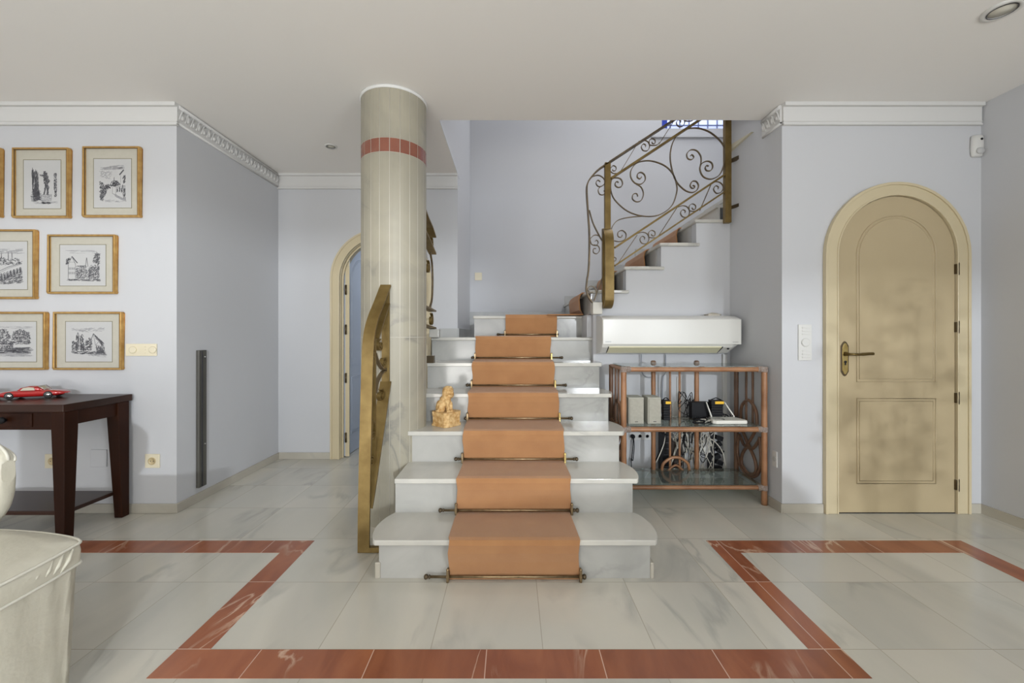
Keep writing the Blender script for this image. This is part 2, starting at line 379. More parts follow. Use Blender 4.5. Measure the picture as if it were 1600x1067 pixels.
# slab edge seen past the railing post on the right side wall
struct('trim_4', MB().prism([(2.90, 2.545), (3.21, 2.535), (3.21, 2.585)], 'x', XR-.02, XR), mat('slab_edge_plaster', (.60, .56, .44), .7))

# baseboards
BH = .058
def skirt(name, *boxes, m=M_SKIRT):
    b = MB()
    for q in boxes: b.box(*q)
    struct(name, b, m, bevel=.002)
skirt('baseboard_left_front', ((-5, W1-.012, 0), (XS, W1, BH)), ((XS, W1-.012, 0), (XS+.012, WB, BH)), ((XS+.012, WB-.012, 0), (DL-.455, WB, BH)))
skirt('baseboard_right_front', ((XR, W1-.012, 0), (DR-.455, W1, BH)), ((DR+.455, W1-.012, 0), (XRR-.012, W1, BH)), ((XRR-.012, -5, 0), (XRR, W1, BH)), ((XR-.012, W1-.012, 0), (XR, 3.22, BH)))
skirt('baseboard_back', ((DL+.455, WB-.012, 0), (XL, WB, BH)))
skirt('baseboard_left', ((-5, -5, 0), (-4.988, W1, BH)))
# skirting of the landing, stepping up the far wall
z6 = 6*r
b = MB().box((-.655, WB-.012, z6), (XL, WB, z6+.078)).box((XL, WB, z6), (XL+.012, WS-.012, z6+.078))
b.box((XL, WS-.012, z6), (RX[8], WS, 7*r+.105))
for k in (8, 9, 10, 11):
    b.box((RX[k], WS-.012, (k-1)*r), (RX[k+1], WS, k*r+.105))
struct('baseboard_stairs', b, M_SKIRT2)

# crown mouldings
def crown_x(b, x0, x1, y, d=-1):      # along x, projecting towards d*y
    b.box((x0, y, 2.44), (x1, y+d*.014, 2.548)); b.box((x0, y, 2.548), (x1, y+d*.034, 2.57)); b.box((x0, y, 2.434), (x1, y+d*.020, 2.444)); b.box((x0, y, 2.455), (x1, y+d*.018, 2.459))
b = MB(); crown_x(b, -5, XS+.014, W1); struct('trim_5', b, M_CROWN)
b = MB(); crown_x(b, XS, XL, WB); struct('trim_6', b, M_CROWN)
b = MB(); crown_x(b, XR, XRR-.01, W1); struct('trim_7', b, M_CROWN)
def crown_y(b, x, y0, y1, d):         # ornamented run along y
    b.box((x, y0, 2.45), (x+d*.012, y1, 2.545)); b.tube([(x+d*.010, y0, 2.555), (x+d*.010, y1, 2.555)], .013, 8); b.tube([(x+d*.006, y0, 2.452), (x+d*.006, y1, 2.452)], .008, 8)
    n = int((y1-y0)/.045)
    for i in range(n):
        y = y0+(i+.5)*(y1-y0)/n
        b.ball((x+d*.012, y, 2.507 if i % 2 else 2.495), (.016, .015, .028 if i % 2 else .018), seg=8)
        b.tube(spline([(x+d*.014, y-.02, 2.475), (x+d*.02, y-.005, 2.53), (x+d*.014, y+.018, 2.535)], 4), .005, 5)
b = MB(); crown_y(b, XS, W1, WB-.02, 1); struct('trim_8', b, M_CROWN)
b = MB(); crown_y(b, XR, W1, 2.79, -1); struct('trim_9', b, M_CROWN)

# red marble bands let into the floor
def band(name, poly):
    struct(name, MB().prism(poly, 'z', -.02, .0012), M_RED)
xa, xb = -1.192, -1.074; xc, xd = 1.056, 1.174; ya, yb = 1.345, 1.468; yc, yd = 2.121, 2.245
band('trim_10', [(-4.6, yc), (xb-.118, yc), (xb, yd), (-4.6, yd)])
band('trim_11', [(xb, yd), (xa, yc), (xa, yb-.06), (xa, ya), (xb, yb)])
band('trim_12', [(xa, ya), (xd, ya), (xc, yb), (xb, yb)])
band('trim_13', [(xc, yb), (xd, ya), (xd, yc), (xc, yd)])
band('trim_14', [(xc, yd), (xd, yc), (2.32, yc), (2.44, yd)])
band('trim_15', [(2.44, yd), (2.32, yc), (2.32, -4.5), (2.44, -4.5)])
band('trim_16', [(-4.6, ya-2.6), (-4.48, ya-2.6), (-4.48, yc), (-4.6, yc)])

# ------------------------------------------------------------------ staircase
st = thing('staircase', 'white marble staircase with rounded treads climbing to a landing and turning right', 'staircase', (0, 1.9, 0))
def tread_poly(k):
    f = RD(k)-OV; bk = RD(k+1)+.01; xr = .642; xl = -.615; dd = bk-f
    if k <= 5:
        bul = {1: .05, 2: .045, 3: .045, 4: .035, 5: .022}[k]
        right = [(xr, bk), (xr+bul*.65, bk-.22*dd), (xr+bul, bk-.50*dd), (xr+bul*.9, bk-.75*dd), (xr+bul*.55, bk-.93*dd), (xr+bul*.25, f)]
        right = [(p.x, p.y) for p in spline([Vector((a, c, 0)) for a, c in right], 4)]
    else: right = [(xr, bk), (xr, f)]
    if k == 1:
        lf = [(-p[0]+(xl+xr), p[1]) for p in right][::-1]
    else: lf = [(xl, f), (xl, bk)]
    return right+lf
for k in range(1, 7):
    p = tread_poly(k)
    if k == 6: p = [(.642, RD(7)+.01), (.642, RD(6)-OV), (-.640, RD(6)-OV), (-.640, WB-.001), (XL, WB-.001), (XL, WS-.001), (-.30, WS-.001), (-.30, RD(7)+.01)]
    MB().prism(p, 'z', k*r-TH, k*r).build('tread', M_STEP, st, bevel=.009, seg=3)
    x0 = -.615 if k > 1 else -.612
    if k == 6: x0 = -.636
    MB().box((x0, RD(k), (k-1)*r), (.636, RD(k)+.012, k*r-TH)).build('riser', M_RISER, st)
# carcass of the lower flight (side faces)
b = MB()
prof = [(RD(1)+.012, 0)]
for k in range(1, 7): prof += [(RD(k)+.012, k*r-TH), (RD(k+1)+.012, k*r-TH)]
prof += [(RD(7)+.012, 0)]
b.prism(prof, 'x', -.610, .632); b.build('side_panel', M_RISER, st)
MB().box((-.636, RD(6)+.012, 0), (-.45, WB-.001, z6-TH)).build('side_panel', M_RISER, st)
# base blocks of the lowest step
MB().box((-.630, RD(1)-.006, 0), (-.605, RD(2), .075)).build('base_block', M_SKIRT, st, bevel=.004)
MB().box((.636, RD(1)-.006, 0), (.652, RD(2), .075)).build('base_block', M_SKIRT, st, bevel=.004)
# landing
MB().prism([(-.335, RD(7)-OV), (.70, RD(7)-OV), (.70, 3.21), (.70, 3.22), (.625, 3.22), (.625, WS-.001), (-.335, WS-.001)][0:2]+[(.70, RD(7)+.05), (.625, RD(7)+.06), (.625, WS-.001), (-.335, WS-.001)], 'z', 7*r-TH, 7*r).build('tread', M_STEP, st, bevel=.009, seg=3)
MB().box((-.325, RD(7), z6), (.66, RD(7)+.012, 7*r-TH)).build('riser', M_RISER, st)
MB().box((.60, 3.301, z6-.1), (.66, RD(7), 7*r-.003)).build('side_panel', M_WALL, st)
# upper flight
for k in range(8, 12):
    x0 = RX[k]-OV; x1 = RX[k+1]+.004; n = 3.195
    pl = [(x0, WS-.001), (x0, n+.004)]+[(x0+.006+(x1+.014-x0-.006)*q, n-.012*math.sin(PI*q)) for q in (0, .2, .4, .6, .8, 1)]+[(x1+.016, 3.219), (x1, 3.221), (x1, WS-.001)]
    if k == 11: pl = [(x0, WS-.001), (x0, n), (XR-.001, n), (XR-.001, 3.221), (x1, 3.221), (x1, WS-.001)]
    MB().prism(pl, 'z', k*r-TH, k*r).build('tread', M_STEP, st, bevel=.009, seg=3)
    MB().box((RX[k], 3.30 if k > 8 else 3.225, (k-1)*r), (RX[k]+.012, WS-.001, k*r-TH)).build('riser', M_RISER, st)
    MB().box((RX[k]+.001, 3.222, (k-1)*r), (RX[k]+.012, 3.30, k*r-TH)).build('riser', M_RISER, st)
for k in range(12, 15):
    x0 = RX[12]+(k-12)*.274
    MB().box((x0-OV, 3.42, k*r-TH), (x0+.28, WS-.001, k*r)).box((x0, 3.42, (k-1)*r), (x0+.012, WS-.001, k*r-TH)).build('tread', M_STEP, st)
# small marble block closing the landing by the railing foot
tag(MB().box((X_(926, 3.15), 3.14, 7*r-.005), (X_(941, 3.15), 3.219, Z_(472, 3.15))).build('marble_block', M_ROUGHST, bevel=.004), 'small white marble block at the corner of the landing under the curved railing end', 'marble block')
tag(MB().box((-.638, 3.18, z6+.0005), (-.565, 3.27, z6+.065)).build('marble_block', M_STEP, bevel=.004), 'small white marble block on the sixth step right of the column', 'marble block')

# ------------------------------------------------------------------ carpet runner
rn = thing('stair_runner', 'tan orange carpet runner held by brass rods up the middle of the marble stairs', 'carpet', (0, 1.9, 0))
def ribbon(b, prof, xl, xr, th=.009):
    # prof list of (a, z) ; outer side offset by th along the left normal
    n = len(prof); nm = []
    for i in range(n):
        p0 = Vector(prof[max(i-1, 0)]); p1 = Vector(prof[min(i+1, n-1)]); d = (p1-p0).normalized(); nm.append(Vector((-d.y, d.x)))
    vs = []
    for i, p in enumerate(prof):
        q = Vector(p)+nm[i]*th; a = xl[i]; c = xr[i]
        vs += [(a, p[0], p[1]), (c, p[0], p[1]), (c, q.x, q.y), (a, q.x, q.y)]
    fs = [(0, 1, 2, 3)[::-1], tuple(4*(n-1)+k for k in range(4))]
    for i in range(n-1):
        for k in range(4): fs.append((4*i+k, 4*i+(k+1) % 4, 4*i+4+(k+1) % 4, 4*i+4+k))
    b.add(vs, fs, 0, False)
def flat_step(k, last=False):
    a = RD(k)-.006; z0 = (k-1)*r; z1 = k*r; n = RD(k)-OV-.004
    pts = [(a, z0+.004), (a-.004, z0+.03), (a-.012, z0+.09), (n-.003, z1-.05), (n-.006, z1-.015), (n-.001, z1+.001), (n+.012, z1+.004), (RD(k+1)-.09, z1+.003), (RD(k+1)-.02, z1+.002)]
    return pts
prof = []
for k in range(1, 7): prof += flat_step(k)
xl = []; xr_ = []
for i, p in enumerate(prof):
    w = .004*math.sin(i*1.7); xl.append(-.287+w); xr_.append(.305+.004*math.sin(i*1.3+1))
b = MB(); ribbon(b, prof, xl, xr_); b.build('lower_runner', M_CARPET, rn)
p7 = [(RD(7)-.006, z6+.004), (RD(7)-.012, z6+.08), (RD(7)-OV-.006, 7*r-.02), (RD(7)-OV, 7*r+.002), (RD(7)+.03, 7*r+.004), (RD(7)+.25, 7*r+.003)]
b = MB(); ribbon(b, p7, [-.055]*6, [.378, .385, .385, .38, .38, .38]); b.build('landing_runner', M_CARPET, rn)
# upper flight part: same ribbon, turned to run along x
prof = [(.30, 7*r+.003), (.45, 7*r+.003)]
for k in range(8, 12):
    a = RX[k]-.006; z0 = (k-1)*r; z1 = k*r; n = a-OV
    prof += [(a-.005, z0+.006), (a-.03, z0+.05), (n-.018, z1-.05), (n-.008, z1-.01), (n+.004, z1+.003), (RX[k+1]-.08, z1+.003)]
b = MB(); ribbon(b, prof, [3.49]*len(prof), [4.08]*len(prof))
for i, v in enumerate(b.v): b.v[i] = Vector((v.y, v.x, v.z))
b.build('upper_runner', M_CARPET, rn)

# stair rods
RODS = [(1, -.400, .338), (2, -.383, .350), (3, -.340, .390), (4, -.313, .400), (5, -.333, .397), (6, -.323, .404), (7, -.130, .400)]
NM = {1: 'lowest brass stair rod, across the foot of the first step near the floor', 2: 'brass stair rod across the carpet at the foot of the second step', 3: 'brass stair rod across the carpet at the foot of the third step',
      4: 'brass stair rod across the carpet beside the stone figure, foot of the fourth step', 5: 'brass stair rod across the carpet at the foot of the fifth step', 6: 'brass stair rod across the carpet at the foot of the sixth step', 7: 'short dark brass stair rod below the landing, topmost of the rods'}
for k, a, c in RODS:
    y = RD(k)-.030; z = (k-1)*r+.024
    bl, br = (-.291, .311) if k < 7 else (-.06, .385)
    ro = thing('stair_rod', NM[k], 'stair rod', ((a+c)/2, y, z), 'stair rods holding the runner')
    MB().tube([(a+.02, y, z), (c-.02, y, z)], .0062, 10).build('rod', M_BRASS, ro)
    for x, d in ((a, 1), (c, -1)):
        MB().lathe([(.001, 0), (.009, .003*d), (.0125, .010*d), (.009, .018*d), (.0035, .021*d), (.0095, .024*d), (.0095, .028*d), (.005, .032*d)], (x, y, z), 'x', 12).build('finial', M_BROWNM, ro)
    for x in (bl, br):
        MB().box((x-.005, y-.010, z-.022), (x+.005, y+.022, z+.030)).ball((x, y-.001, z+.031), .0075).ball((x, y-.001, z-.017), .007).lathe([(.0105, -.007), (.0105, .007)], (x, y, z), 'x', 12).build('bracket', M_BRASSL if k in (3, 4, 5, 6) and x > 0 else M_BRASS, ro)

# ------------------------------------------------------------------ column
cx, cy, cr_ = -.738, 2.587, .197
co = thing('column', 'round marble clad column with red marble band standing left of the stairs', 'column', (cx, cy, 0))
a0 = math.atan2(-cy, -cx)
NS = 21
def colpart(name, z0, z1, m, rad=cr_):
    b = MB()
    for i in range(NS):
        c0 = a0+2*PI*(i+.035-.45)/NS; c1 = a0+2*PI*(i+.965-.45)/NS
        pts = [(cx+rad*math.cos(c0+(c1-c0)*q/3), cy+rad*math.sin(c0+(c1-c0)*q/3)) for q in range(4)]
        pin = [(cx+(rad-.02)*math.cos(c1), cy+(rad-.02)*math.sin(c1)), (cx+(rad-.02)*math.cos(c0), cy+(rad-.02)*math.sin(c0))]
        b.prism(pts+pin, 'z', z0, z1)
    b.build(name, m, co)
zb0 = H+(YH-236)*(cy-cr_)/F; zb1 = H+(YH-214.5)*(cy-cr_)/F
zj = Z_(527, cy-cr_)
colpart('shaft_cladding', 0, zj-.0015, M_COL); colpart('shaft_cladding', zj+.0015, zb0-.003, M_COL); colpart('red_band', zb0, zb1, M_COLRED); colpart('upper_cladding', zb1+.003, 2.553, M_COL)
MB().lathe([(cr_-.0006, 0), (cr_-.0006, 2.553)], (cx, cy, 0), seg=64).build('core', M_GROUT, co)
MB().lathe([(cr_+.002, 2.553), (cr_+.007, 2.560), (cr_+.007, 2.5695)], (cx, cy, 0), seg=64).build('top_ring', mat('white_plaster', (.74, .74, .72), .6), co)

# ------------------------------------------------------------------ arched doors
def frame_arch(b, cx, y0, y1, ri, ro, zs, mi=0):
    inner = [(cx+ri, 0.001)]+arch_pts(cx, ri, zs)+[(cx-ri, 0.001)]
    outer = [(cx+ro, 0.001)]+arch_pts(cx, ro, zs)+[(cx-ro, 0.001)]
    n = len(inner); vs = []
    for (a, c), (d, e) in zip(inner, outer):
        vs += [(a, y0, c), (d, y0, e), (d, y1, e), (a, y1, c)]
    fs = [(0, 1, 2, 3), tuple(4*(n-1)+k for k in range(4))[::-1]]
    for i in range(n-1):
        for k in range(4): fs.append((4*i+k, 4*i+(k+1) % 4, 4*i+4+(k+1) % 4, 4*i+4+k))
    b.add(vs, fs, mi, False)
def arch_poly(cx, r, zs, z0, n=24):
    return [(cx+r, z0)]+arch_pts(cx, r, zs, n)+[(cx-r, z0)]
# door frames are part of the setting
b = MB(); frame_arch(b, DR, W1-.022, W1+.0, .371, .4535, DZ); frame_arch(b, DR, W1-.001, W1+.13, .368, .386, DZ); frame_arch(b, DR, W1-.030, W1-.02, .437, .4535, DZ); frame_arch(b, DR, W1-.027, W1-.02, .371, .380, DZ)
struct('trim_17', b, M_CREAML, bevel=.002)
b = MB(); frame_arch(b, DL, WB-.022, WB+.0, .371, .4535, DZ); frame_arch(b, DL, WB-.001, WB+.12, .368, .396, DZ); frame_arch(b, DL, WB-.030, WB-.02, .437, .4535, DZ); frame_arch(b, DL, WB-.028, WB-.02, .371, .385, DZ); frame_arch(b, DL, WB+.03, WB+.045, .356, .370, DZ)
struct('trim_18', b, M_CREAML, bevel=.002)
def door_leaf(name, mats_, place, y0=0., th=.035):
    # leaf in local coordinates: x along the width, centred, front face at y=0
    R_ = .3665
    b = MB().prism(arch_poly(0, R_, DZ, .006), 'y', y0, y0+th)
    # raised mouldings around the panels
    def mould(outline, w, d=.006):
        n = len(outline); c = Vector((sum(p[0] for p in outline)/n, sum(p[1] for p in outline)/n))
        b.tube([(p[0], y0-.001, p[1]) for p in outline], w, 6, closed=True)
    w = .247; up = [(w, .826)]+arch_pts(0, w, DZ, 20)+[(-w, .826)]
    lo = [(-w, .187), (w, .187), (w, .72), (-w, .72)]
    for q, ww in ((up, .0042), (lo, .0042)): mould(q, ww)
    w = .230; up2 = [(w, .843)]+arch_pts(0, w, DZ, 20)+[(-w, .843)]
    lo2 = [(-w, .204), (w, .204), (w, .703), (-w, .703)]
    for q in (up2, lo2): mould(q, .0028)
    b.prism([(w, .845)]+arch_pts(0, w-.002, DZ, 20)+[(-w, .845)], 'y', y0-.0015, y0+.001); b.prism(lo2, 'y', y0-.0015, y0+.001)
    b.xf(place)
    return b.build(name, mats_, None, kind='structure')
d1 = door_leaf('door_1', M_CREAM, Matrix.Translation((DR, W1-.010, 0)))
def door_parts(d, place, hx, handle=True):
    for z in (1.531, 1.168, .725, .181):
        b = MB().box((hx-.010, -.012, z-.031), (hx+.010, .0, z+.031)).lathe([(.0065, -.035), (.0065, .035)], (hx+.004, -.012, z), 'z', 10).ball((hx+.004, -.012, z+.037), .006).ball((hx+.004, -.012, z-.037), .006)
        b.xf(place); b.build('hinge', M_DOORGL, d)
    if handle:
        cxh = -.325; z0, z1 = Z_(588, 2.58), Z_(533, 2.58); w = .024
        o = [(cxh-w, z0+.03), (cxh-.01, z0+.006), (cxh, z0), (cxh+.01, z0+.006), (cxh+w, z0+.03), (cxh+w, z1-.03), (cxh+.01, z1-.006), (cxh, z1), (cxh-.01, z1-.006), (cxh-w, z1-.03)]
        b = MB().prism(o, 'y', -.006, 0); b.xf(place); pl = b.build('handle_plate', M_BROWNM, d, bevel=.002)
        o2 = [((p[0]-cxh)*.72+cxh, (p[1]-(z0+z1)/2)*.9+(z0+z1)/2) for p in o]
        b = MB().prism(o2, 'y', -.0085, -.005); b.xf(place); b.build('plate_inlay', M_BRASSL, pl, bevel=.001)
        zh = Z_(553, 2.58); lv = spline([(cxh, -.004, zh), (cxh, -.035, zh), (cxh+.015, -.05, zh), (cxh+.06, -.052, zh-.001), (cxh+.115, -.05, zh+.003), (cxh+.14, -.048, zh+.003)], 5)
        b = MB().tube(lv, [.010]*6+[.008]*10+[.0095]*(len(lv)-16), 10).lathe([(.014, -.012), (.014, -.005)], (cxh, 0, zh), 'y', 14); b.xf(place); b.build('door_handle', mat('olive_bronze', (.17, .12, .045), .3, .9), d)
        zk = Z_(567, 2.58); b = MB().lathe([(.008, -.011), (.008, -.004)], (cxh, 0, zk+.006), 'y', 12).box((cxh-.004, -.0105, zk-.014), (cxh+.004, -.004, zk+.004)); b.xf(place); b.build('keyhole', M_HOLE, d)
door_parts(d1, Matrix.Translation((DR, W1-.010, 0)), .3735)
# left door stands open into the side room
PL = Matrix.Translation((DL-.345, WB+.06, 0)) @ Matrix.Rotation(math.radians(88), 4, 'Z') @ Matrix.Translation((.3665, 0, 0))
d2 = door_leaf('door_2', M_LBLUE, PL)
for z in (1.531, 1.168, .725, .181):
    b = MB().box((DL-.352, WB+.05, z-.04), (DL-.338, WB+.062, z+.04)).lathe([(.008, -.045), (.008, .045)], (DL-.338, WB+.042, z), 'z', 10)
    b.build('hinge', M_DOORGL, d2)
b = MB().box((DL-.347, WB+.052, .006), (DL-.31, WB+.060, 1.98)); b.build('door_edge', M_CREAML, d2)
struct('trim_19', MB().box((DR-.37, W1-.011, 0), (DR+.37, W1+.03, .004)), M_HOLE)

# ------------------------------------------------------------------ left front railing (gold, edge on, before the column)
lr = thing('stair_railing', 'gold painted iron railing panel with scrolls standing in front of the marble column', 'railing', (-.757, 2.14, 0))
xc0 = -.757; FW = .062
def flat(b, pts, w=FW, th=.010, n=6, x=None):
    xf = (lambda y: -.760+(y-2.13)*.125) if x is None else (lambda y: x)
    q = spline([(xf(p[0]), p[0], p[1]) for p in pts], n) if n > 1 else [(xf(p[0]), p[0], p[1]) for p in pts]
    b.tube(q, 0, flat=((1, 0, 0), w, th))
outer = [(2.12, .003), (2.125, .25), (2.145, .70), (2.165, 1.02), (2.185, 1.13), (2.23, 1.215), (2.30, 1.30), (2.383, 1.405)]
b = MB(); flat(b, outer, .060, .012); b.build('front_post', M_BRASSR, lr)
b = MB(); flat(b, [(2.15, .215), (2.20, .34), (2.30, .62), (2.383, .85)], .062, .012, 3); b.build('lower_rail', M_BRASSR, lr)
b = MB(); flat(b, [(2.383, .84), (2.383, 1.405)], .044, .012, 1); b.build('rear_post', M_BRASSR, lr)
b = MB(); flat(b, [(2.235, .41), (2.235, 1.20)], .018, .022, 1); b.build('inner_post', M_BRASSR, lr)
b = MB(); flat(b, [(2.24, 1.10), (2.30, 1.19), (2.383, 1.30)], .05, .012, 2); b.build('upper_rail', M_BRASSR, lr)
b = MB().box((-.785, 2.115, .003), (-.64, 2.14, .028)); b.build('foot_bar', M_BRASSR, lr)
def spiral(c, r0, a0, turns, d=1, n=26, r1=.15):
    return [(c[0]+(r0*(1-(1-r1)*i/n))*math.cos(a0+d*2*PI*turns*i/n), c[1]+(r0*(1-(1-r1)*i/n))*math.sin(a0+d*2*PI*turns*i/n)) for i in range(n+1)]
for c, r0, a_, tt, dd in (((2.20, 1.05), .035, -PI/2, 1.6, 1), ((2.30, 1.06), .035, PI/2, 1.6, 1), ((2.20, .98), .028, PI/2, 1.5, -1), ((2.345, .96), .03, 0, 1.5, 1), ((2.31, .78), .035, PI/2, 1.6, -1), ((2.19, .45), .026, PI/2, 1.6, -1), ((2.205, .58), .024, 0, 1.5, 1)):
    b = MB(); b.tube([(-.760+(p[0]-2.13)*.125, p[0], p[1]) for p in spiral(c, r0, a_, tt, dd)], 0, flat=((1, 0, 0), .022, .006)); b.build('scroll', M_BRASSR, lr)
b = MB(); flat(b, [(2.245, 1.02), (2.27, .98), (2.33, .93), (2.378, .925)], .022, .007); flat(b, [(2.378, .915), (2.33, .905), (2.27, .86), (2.25, .80)], .022, .007); b.build('curl', M_IRON, lr)
b = MB(); flat(b, [(2.16, .36), (2.175, .55), (2.20, .66), (2.225, .60), (2.22, .44)], .03, .008); b.build('leaf_loop', M_BRASSR, lr)

# short railing behind the column
br2 = thing('stair_railing', 'short gold scrolled railing mostly hidden behind the marble column, beside the sixth step', 'railing', (-.62, 3.0, z6))
def flat2(b, pts, w=.058, th=.012, n=6, x=-.622): flat(b, pts, w, th, n, x)
b = MB(); flat2(b, [(2.80, 2.00), (2.95, 1.955), (3.10, 1.93), (3.235, 1.885)], n=1); b.build('handrail', M_BRASSR, br2)
b = MB(); flat2(b, [(2.80, 1.85), (3.0, 1.81), (3.24, 1.755)], n=1); b.build('upper_rail', M_BRASSR, br2)
b = MB(); flat2(b, [(2.80, 1.32), (3.24, 1.305)], n=1); b.build('lower_rail', M_BRASSR, br2)
b = MB(); flat2(b, [(2.80, 1.19), (3.24, 1.172)], n=1); b.build('bottom_rail', M_BRASSR, br2)
b = MB(); flat2(b, [(3.225, 1.17), (3.225, z6+.06)], w=.03, n=1); b.build('foot', M_BRASSR, br2)
b = MB(); flat2(b, [(3.10, 1.74), (3.17, 1.66), (3.19, 1.52), (3.16, 1.39), (3.08, 1.32)], w=.014, x=-.614); b.build('curl', M_IRON, br2)
for c, r0 in (((3.19, 1.825), .045), ((3.06, 1.62), .05), ((3.19, 1.235), .05)):
    b = MB(); b.tube([(-.625, p[0], p[1]) for p in spiral(c, r0, PI/2, 1.5, -1)], 0, flat=((1, 0, 0), .022, .006)); b.build('scroll', M_BRASSR, br2)
MB().box((X_(667, 2.99), 2.98, 5*r), (X_(678, 2.99), 3.03, 5*r+.052)).build('foot', M_BROWNM, br2)

# ------------------------------------------------------------------ upper railing
DRL = 3.165
ur = thing('stair_railing', 'wrought iron railing with big circles and gold posts on the upper flight', 'railing', (1.1, DRL, 1.6))
def q6(x, y): return P(860+x/3.234, 170+y/3.234, DRL)
def qz(x, y): return P(900+x/4.104, 230+y/4.104, DRL)
def bar(name, a, c, w=.012, dpt=.035, m=M_BRASSR, ext=0):
    a, c = Vector(a), Vector(c)
    MB().tube([a, c], 0, flat=((0, 1, 0), dpt, w)).build(name, m, ur)
# posts
def post(name, x0, x1, y0, y1, d0, d1, m=M_BRASSR):
    MB().box(P(x0, y1, DRL)[:1]+(d0,)+P(x0, y1, DRL)[2:], P(x1, y0, DRL)[:1]+(d1,)+P(x1, y0, DRL)[2:]).build(name, m, ur, bevel=.002)
def P3(px, py, D): v = P(px, py, DRL); return (v.x, D, v.z)
MB().box(P3(944.5, 400, 3.145), P3(953.5, 255, 3.185)).build('left_post', M_BRASSR, ur, bevel=.002)
MB().box(P3(1131.5, 348.5, 3.145), P3(1141, 120, 3.185)).build('right_post', M_BRASSR, ur, bevel=.002)
# broad end bar coming forward, curved at head and foot
xa_, xb_ = X_(946, 3.05), X_(960, 3.05)
eb = [(3.16, 1.925), (3.10, 1.90), (3.06, 1.83), (3.05, 1.70), (3.05, 1.42), (3.065, 1.36), (3.11, 1.33), (3.16, 1.325)]
b = MB(); b.tube([((xa_+xb_)/2-.003, p.y, p.z) for p in spline([(0, a, c) for a, c in eb], 5)], 0, flat=((1, 0, 0), xb_-xa_, .012)); b.build('end_bar', M_BRASSR, ur)
b = MB().box((xa_, 3.145, 1.33), (xa_+.02, 3.18, 1.93)); b.build('left_post', M_BRASSR, ur)
bar('handrail', q6(295, 273), q6(900, -124), .012, .045, M_IRON)
bar('upper_rail', q6(305, 353), q6(882, -28), .016, .03)
bar('lower_rail', q6(325, 702), q6(882, 332), .014, .03)
bar('bottom_rail', q6(325, 793), q6(882, 418), .012, .03)
def iron(name, pts, w=.0055, d=.014, n=6, q=qz):
    MB().tube(spline([q(*p) for p in pts], n), 0, flat=((0, 1, 0), d, w)).build(name, M_IRON, ur)
iron('end_frame', [(222, 95), (150, 140), (100, 190), (75, 230), (68, 280), (75, 400), (85, 560), (82, 760), (68, 870), (68, 930), (100, 990), (150, 1020), (200, 1030)], .009, .04)
iron('end_strap', [(85, 405), (110, 490), (150, 570), (178, 630), (180, 750), (165, 850), (130, 940), (115, 985)], .007, .02)
iron('circle', [(262, 225), (275, 228), (278, 245), (262, 256), (250, 240), (256, 218), (280, 212), (297, 232), (285, 256), (262, 258)][:1]+[(272, 232), (268, 246), (252, 240), (256, 222), (280, 214), (297, 232), (288, 254), (262, 256)][:0]+[(275, 236), (262, 242), (252, 232), (258, 214), (280, 208), (297, 226), (292, 250)][:0]+[(272, 238)], n=1) if False else None
iron('small_scroll', [(272, 228), (264, 221), (252, 228), (252, 246), (270, 258), (290, 252), (298, 232), (288, 206), (262, 196), (236, 202), (224, 225), (224, 280), (250, 340), (330, 410), (430, 442), (530, 435), (610, 380), (643, 300), (645, 240), (620, 170), (570, 120), (500, 92), (440, 88), (385, 105), (352, 150), (352, 195), (378, 230), (415, 237), (442, 212), (440, 180), (418, 162), (396, 170), (393, 193), (410, 203), (420, 190)], .0065)
iron('small_scroll', [(385, 235), (418, 258), (432, 300), (418, 340), (388, 350), (362, 332), (366, 303), (388, 298), (396, 316)])
iron('small_scroll', [(748, 245), (760, 250), (757, 262), (742, 262), (732, 245), (745, 220), (770, 220), (785, 248), (770, 280), (735, 290), (690, 270), (640, 215), (612, 130), (604, 46), (625, -40), (680, -105), (762, -123), (840, -105), (905, -60), (945, -10), (952, 40), (948, 110), (925, 170), (890, 198), (851, 204), (812, 185), (794, 140), (806, 105), (840, 90), (868, 100), (876, 128), (862, 150), (838, 150), (828, 134), (836, 118), (850, 122)], .0065)
iron('small_scroll', [(797, 115), (802, 90), (798, 55), (772, 22), (735, 18), (711, 42), (716, 72), (740, 80), (755, 64), (742, 48), (734, 56)])
iron('small_scroll', [(430, 442), (340, 450), (270, 468), (235, 505), (222, 545)])
iron('small_scroll', [(244, 600), (280, 605), (314, 590), (320, 555), (296, 534), (270, 545), (270, 572), (290, 577), (296, 562)])
def pair(ox, oy, s=1.0, only=None):
    A = [(0, 0), (35, -10), (65, 0), (78, 32), (62, 62), (32, 60), (20, 35), (34, 16), (50, 24), (48, 36)]
    B = [(76, 20), (76, -8), (96, -22), (116, -10), (114, 12), (98, 12), (94, 2)]
    C = [(78, 22), (100, 26), (130, 22), (146, 4), (260, -172)]
    Dg = [(2, 8), (-120, 188)]
    for key, pts, nn in (('A', A, 5), ('B', B, 5), ('C', C[:4], 5), ('Cd', C[3:], 1), ('Dg', Dg, 1)):
        if only and key not in only: continue
        iron('small_scroll', [(ox+p[0]*s, oy+p[1]*s) for p in pts], .0045, .012, nn)
pair(390, 555); pair(650, 385, 1, ('A', 'B', 'C')); 
iron('small_scroll', [(793, 407), (865, 240)], .0045, .012, 1)
iron('small_scroll', [(865, 240), (895, 222), (925, 228), (944, 255), (930, 288), (900, 295), (882, 270), (895, 248), (912, 255), (910, 268)], .005, .012)
iron('small_scroll', [(244, 705), (256, 712), (254, 728), (244, 730)], .0045, .012)
